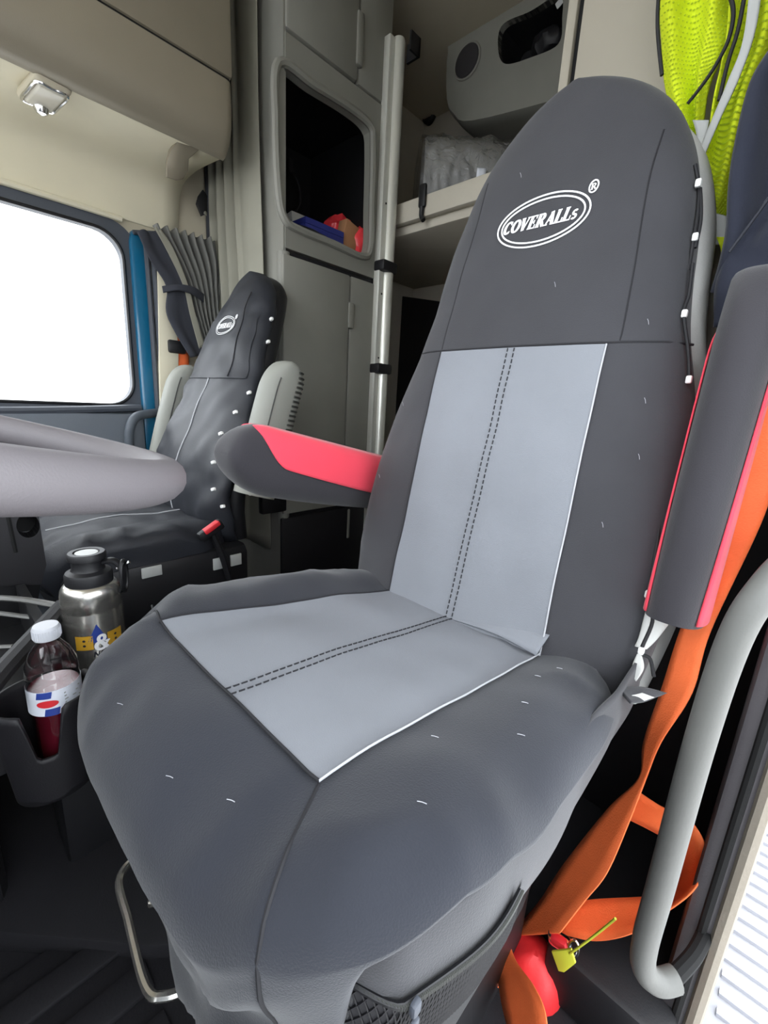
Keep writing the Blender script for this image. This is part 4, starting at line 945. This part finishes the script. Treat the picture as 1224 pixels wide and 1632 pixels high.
# driver seat belt
db = thing('driver_seat_belt', Y(1000, 1400, -.6), 'bright orange seat belt trailing down beside the driver seat into loops', 'seat belt')
def rail(pts): return [Y(*p) for p in pts]
mk('webbing', M().rib(rail([(1205, 640, -.66), (1180, 740, -.66), (1150, 850, -.655), (1089, 990, -.65), (1056, 1092, -.645), (1026, 1182, -.64), (1018, 1240, -.63), (969, 1289, -.62), (899, 1377, -.60), (858, 1439, -.585), (812, 1492, -.57)]),
    rail([(1262, 640, -.66), (1240, 740, -.66), (1215, 830, -.655), (1133, 1006, -.645), (1103, 1105, -.635), (1054, 1182, -.625), (1030, 1240, -.625), (1004, 1307, -.60), (968, 1390, -.575), (932, 1436, -.56), (892, 1487, -.54)])), mt['orange'], db, solid=.002, smooth=80)
mk('loop_webbing', M().rib(rail([(1018, 1262, -.64), (1053, 1285, -.63), (1100, 1308, -.62), (1127, 1362, -.61), (1108, 1415, -.60), (1061, 1454, -.59), (1009, 1487, -.58), (950, 1500, -.575), (895, 1489, -.57), (840, 1480, -.57)]),
    rail([(1002, 1306, -.64), (1040, 1325, -.635), (1070, 1345, -.65), (1082, 1380, -.66), (1078, 1410, -.655), (1060, 1428, -.64), (1017, 1430, -.62), (939, 1434, -.605), (890, 1445, -.60), (840, 1460, -.60)])), mt['orange'], db, solid=.002, smooth=80)
mk('hanging_webbing', M().rib(rail([(800, 1470, -.55), (785, 1500, -.53), (792, 1550, -.50), (800, 1600, -.47), (812, 1650, -.45)]), rail([(808, 1490, -.54), (822, 1530, -.51), (850, 1570, -.48), (868, 1610, -.46), (874, 1660, -.44)])), mt['orange'], db, solid=.002, smooth=80)
mk('folded_webbing', M().rib(rail([(800, 1525, -.52), (765, 1530, -.50), (735, 1560, -.48), (720, 1610, -.46), (726, 1650, -.45)]), rail([(806, 1580, -.50), (780, 1570, -.48), (765, 1585, -.47), (752, 1610, -.455), (750, 1650, -.445)])), mt['orange'], db, solid=.002, smooth=80)
# belt end hardware
bc = Y(893, 1500, -.55)
bh = thing('belt_anchor_buckle', bc, 'chrome seat belt anchor with red button under the orange loops', 'buckle')
mk('plate', M().box(bc, (.035, .015, .022), .006, Matrix.Rotation(.3, 3, 'Y')), mt['chrome'], bh)
mk('red_button', M().box(bc + V((.0, .006, .006)), (.024, .014, .014), .005, Matrix.Rotation(.3, 3, 'Y')), mt['red_print'], bh)
mk('ring', M().tube([Y(914 + 8*math.cos(t), 1512 + 14*math.sin(t), -.545) for t in [2*math.pi*k/20 for k in range(20)]], .0018, 6, 0, True), mt['chrome'], bh)
tg = thing('cable_tie_tag', Y(900, 1530, -.53), 'yellow green plastic cable tie tag hanging from the belt anchor', 'tag')
mk('tag_plate', M().prism([Y(879, 1517, -.53), Y(910, 1513, -.53), Y(917, 1536, -.53), Y(899, 1550, -.53), Y(890, 1548, -.53)], (0, -.003, 0), .0005), mt['tag_yellow'], tg)
mk('tie_strap', M().tube([Y(908, 1520, -.53), Y(945, 1493, -.52), Y(981, 1464, -.51)], .0016, 6), mt['tag_yellow'], tg)
rp = Y(845, 1560, -.56)
rpo = thing('red_pouch', rp + V((0, 0, -.08)), 'round red nylon pouch lying under the orange belt', 'pouch')
mk('body', blob(rp, (.052, .05, .07), 6., .06), mt['red_bag'], rpo)
mk('seam', M().tube([rp + V((.053*math.cos(t), .051*math.sin(t), .0)) for t in [2*math.pi*k/24 for k in range(24)]], .002, 6, 0, True), mt['red_print'], rpo)
fl = Y(752, 1612, -.50)
mk('printed_cloth', blob(fl, (.045, .04, .03), 9., .2), mt['floral'], None, 'white and pink printed cloth bunched beside the orange belt', 'cloth')
for i, (px, py, lab) in enumerate([(940, 1590, 'crumpled dark plastic scrap nearer the red pouch'), (1012, 1612, 'crumpled dark plastic scrap below the grab handle foot')]):
    p = Y(px, py, -.60); mk('plastic_scrap', blob(p, (.022, .02, .035), 11. + i, .5, 12, 8), mt['cab_dark'], None, lab, 'scrap', smooth=20)
struct('seat_riser', M().span((-.045, -.90, FL), (.12, -.55, FL + .10), .01), mt['black'])

# clothes hanging on the wardrobe
VY = -.90
vs = thing('safety_vest', Y(1150, 420, VY), 'fluorescent yellow mesh safety vest with silver tape hanging behind the driver seat', 'vest')
def vfn(L, Rr, y, amp, nf, ph=0.):
    A, Bq = cat([Y(*p, y) for p in L], 8), cat([Y(*p, y) for p in Rr], 8); n = len(A)
    def fn(u, v):
        i = v*(n - 1); k = min(n - 2, int(i)); f = i - k
        p = lerp(lerp(A[k], A[k + 1], f), lerp(Bq[k], Bq[k + 1], f), u)
        return p + V((0, amp*math.sin(u*nf*2*math.pi + ph + 1.2*nz(v*2, u*3, ph)) + .006*nz(u*6, v*6, ph), 0))
    return fn
vf1 = vfn([(1100, -260), (1060, -150), (1050, -60), (1054, 60), (1060, 140), (1085, 230), (1105, 300)], [(1160, -260), (1162, -150), (1165, -60), (1168, 20), (1150, 90), (1125, 160), (1112, 300)], VY, .014, 1.6)
vf2 = vfn([(1160, -260), (1165, -150), (1165, -60), (1160, 60), (1140, 160), (1128, 240), (1112, 300), (1130, 360)], [(1220, -260), (1265, -150), (1260, -60), (1250, 60), (1205, 160), (1178, 260), (1160, 330), (1150, 350)], VY + .012, .012, 1.4, 2.)
mk('left_front', M().grid(36, 40, vf1), mt['hivis'], vs, solid=.002, smooth=80)
mk('right_front', M().grid(36, 40, vf2), mt['hivis'], vs, solid=.002, smooth=80)
hm = M()
for fn in (vf1, vf2):
    for j in range(60):
        for i in range(20):
            u, v = (i + .5*(j % 2))/20 + .02, (j + .5)/60
            if u > .97: continue
            c = fn(u, v) + V((0, .0022, 0)); hm.add([c + V((.0019*math.cos(t), 0, .0013*math.sin(t))) for t in [k*math.pi/3 for k in range(6)]], [tuple(range(6))])
mk('mesh_holes', hm, mt['hivis_hole'], vs, kind='stuff', smooth=0, recalc=False)
def strip(L, R, m_, nm, y): mk(nm, M().rib([Y(*p, y) for p in L], [Y(*p, y) for p in R]), mt[m_], vs, solid=.003, smooth=80)
strip([(1165, -255), (1185, -150), (1196, -60), (1185, 60), (1160, 130), (1135, 190), (1112, 245)], [(1185, -255), (1206, -150), (1216, -60), (1206, 40), (1180, 120), (1148, 190), (1122, 250)], 'reflect', 'silver_tape', VY + .035)
strip([(1104, 192), (1110, 215), (1110, 240)], [(1130, 192), (1126, 215), (1118, 246)], 'reflect', 'silver_tape', VY + .03)
strip([(1133, 338), (1138, 370), (1140, 390)], [(1160, 345), (1160, 370), (1158, 390)], 'reflect', 'silver_tape', VY + .03)
strip([(1142, 378), (1148, 395), (1150, 412)], [(1168, 378), (1166, 395), (1156, 410)], 'hivis', 'lower_hem', VY + .034)
for pts in ([(1148, -40), (1168, 10), (1162, 60), (1140, 105), (1116, 140), (1096, 165)], [(1195, -60), (1178, 40), (1160, 100), (1146, 160)], [(1052, -40), (1048, 40), (1055, 120)]):
    mk('black_binding', M().tube([Y(*p, VY + .034) for p in pts], .0028, 6), mt['cord'], vs)
hkp = Y(1160, -262, VY)
hko = thing('coat_hook', hkp, 'small black coat hook on the wardrobe door above the safety vest', 'hook')
mk('plate', M().box((hkp.x, -.960, hkp.z + .02), (.03, .010, .05), .003), mt['black'], hko)
mk('prong', M().tube([(hkp.x, -.958, hkp.z + .01), (hkp.x, -.92, hkp.z - .005), (hkp.x, -.885, hkp.z + .0), (hkp.x, -.878, hkp.z + .02)], .005, 8), mt['black'], hko)
jk = thing('navy_jacket', Y(1224, 440, -.80), 'dark navy jacket hanging at the right edge behind the raised armrest', 'jacket')
jf = vfn([(1330, -200), (1300, -90), (1262, 40), (1225, 95), (1196, 150), (1175, 230), (1164, 300), (1160, 370), (1150, 420), (1135, 470)], [(1370, -200), (1410, -90), (1420, 40), (1420, 95), (1420, 150), (1420, 230), (1420, 300), (1420, 370), (1420, 420), (1420, 520)], -.79, .018, 2.2, 1.)
mk('body', M().grid(40, 40, jf), mt['navy'], jk, solid=.004, smooth=80)
jf2 = vfn([(1224, 310), (1190, 360), (1160, 405), (1140, 450), (1136, 520)], [(1420, 310), (1420, 360), (1420, 405), (1420, 450), (1420, 520)], -.765, .008, 2., 4.)
mk('sleeve', M().grid(30, 24, jf2), mt['navy'], jk, solid=.004, smooth=80)
mk('sleeve_seam', M().tube([Y(1224, 318, -.752), Y(1192, 362, -.752), Y(1162, 402, -.752)], .002, 6), mt['curtain_dark'], jk)

# ------------------------------------------------------------------ outside, below the door
fs = thing('side_step', (-.2, -1.0, -1.3), 'ribbed alloy step on the tank fairing outside the driver door', 'step')
mk('tread_plate', M().span((-.42, -2.2, -1.0), (-.08, -.75, -.98), .004), mt['tread'], fs)
for k in range(40):
    mk('tread_rib', M().span((-.40, -2.18 + .036*k, -.981), (-.10, -2.165 + .036*k, -.972)), mt['tread'], fs)
mk('blue_sill', M().span((-.43, -.76, -1.02), (-.075, -.735, -.97), .004), mt['blue'], fs)
mk('lower_fairing', M().span((-.42, -2.2, -1.6), (-.08, -.76, -1.0), .02), mt['cap'], fs)
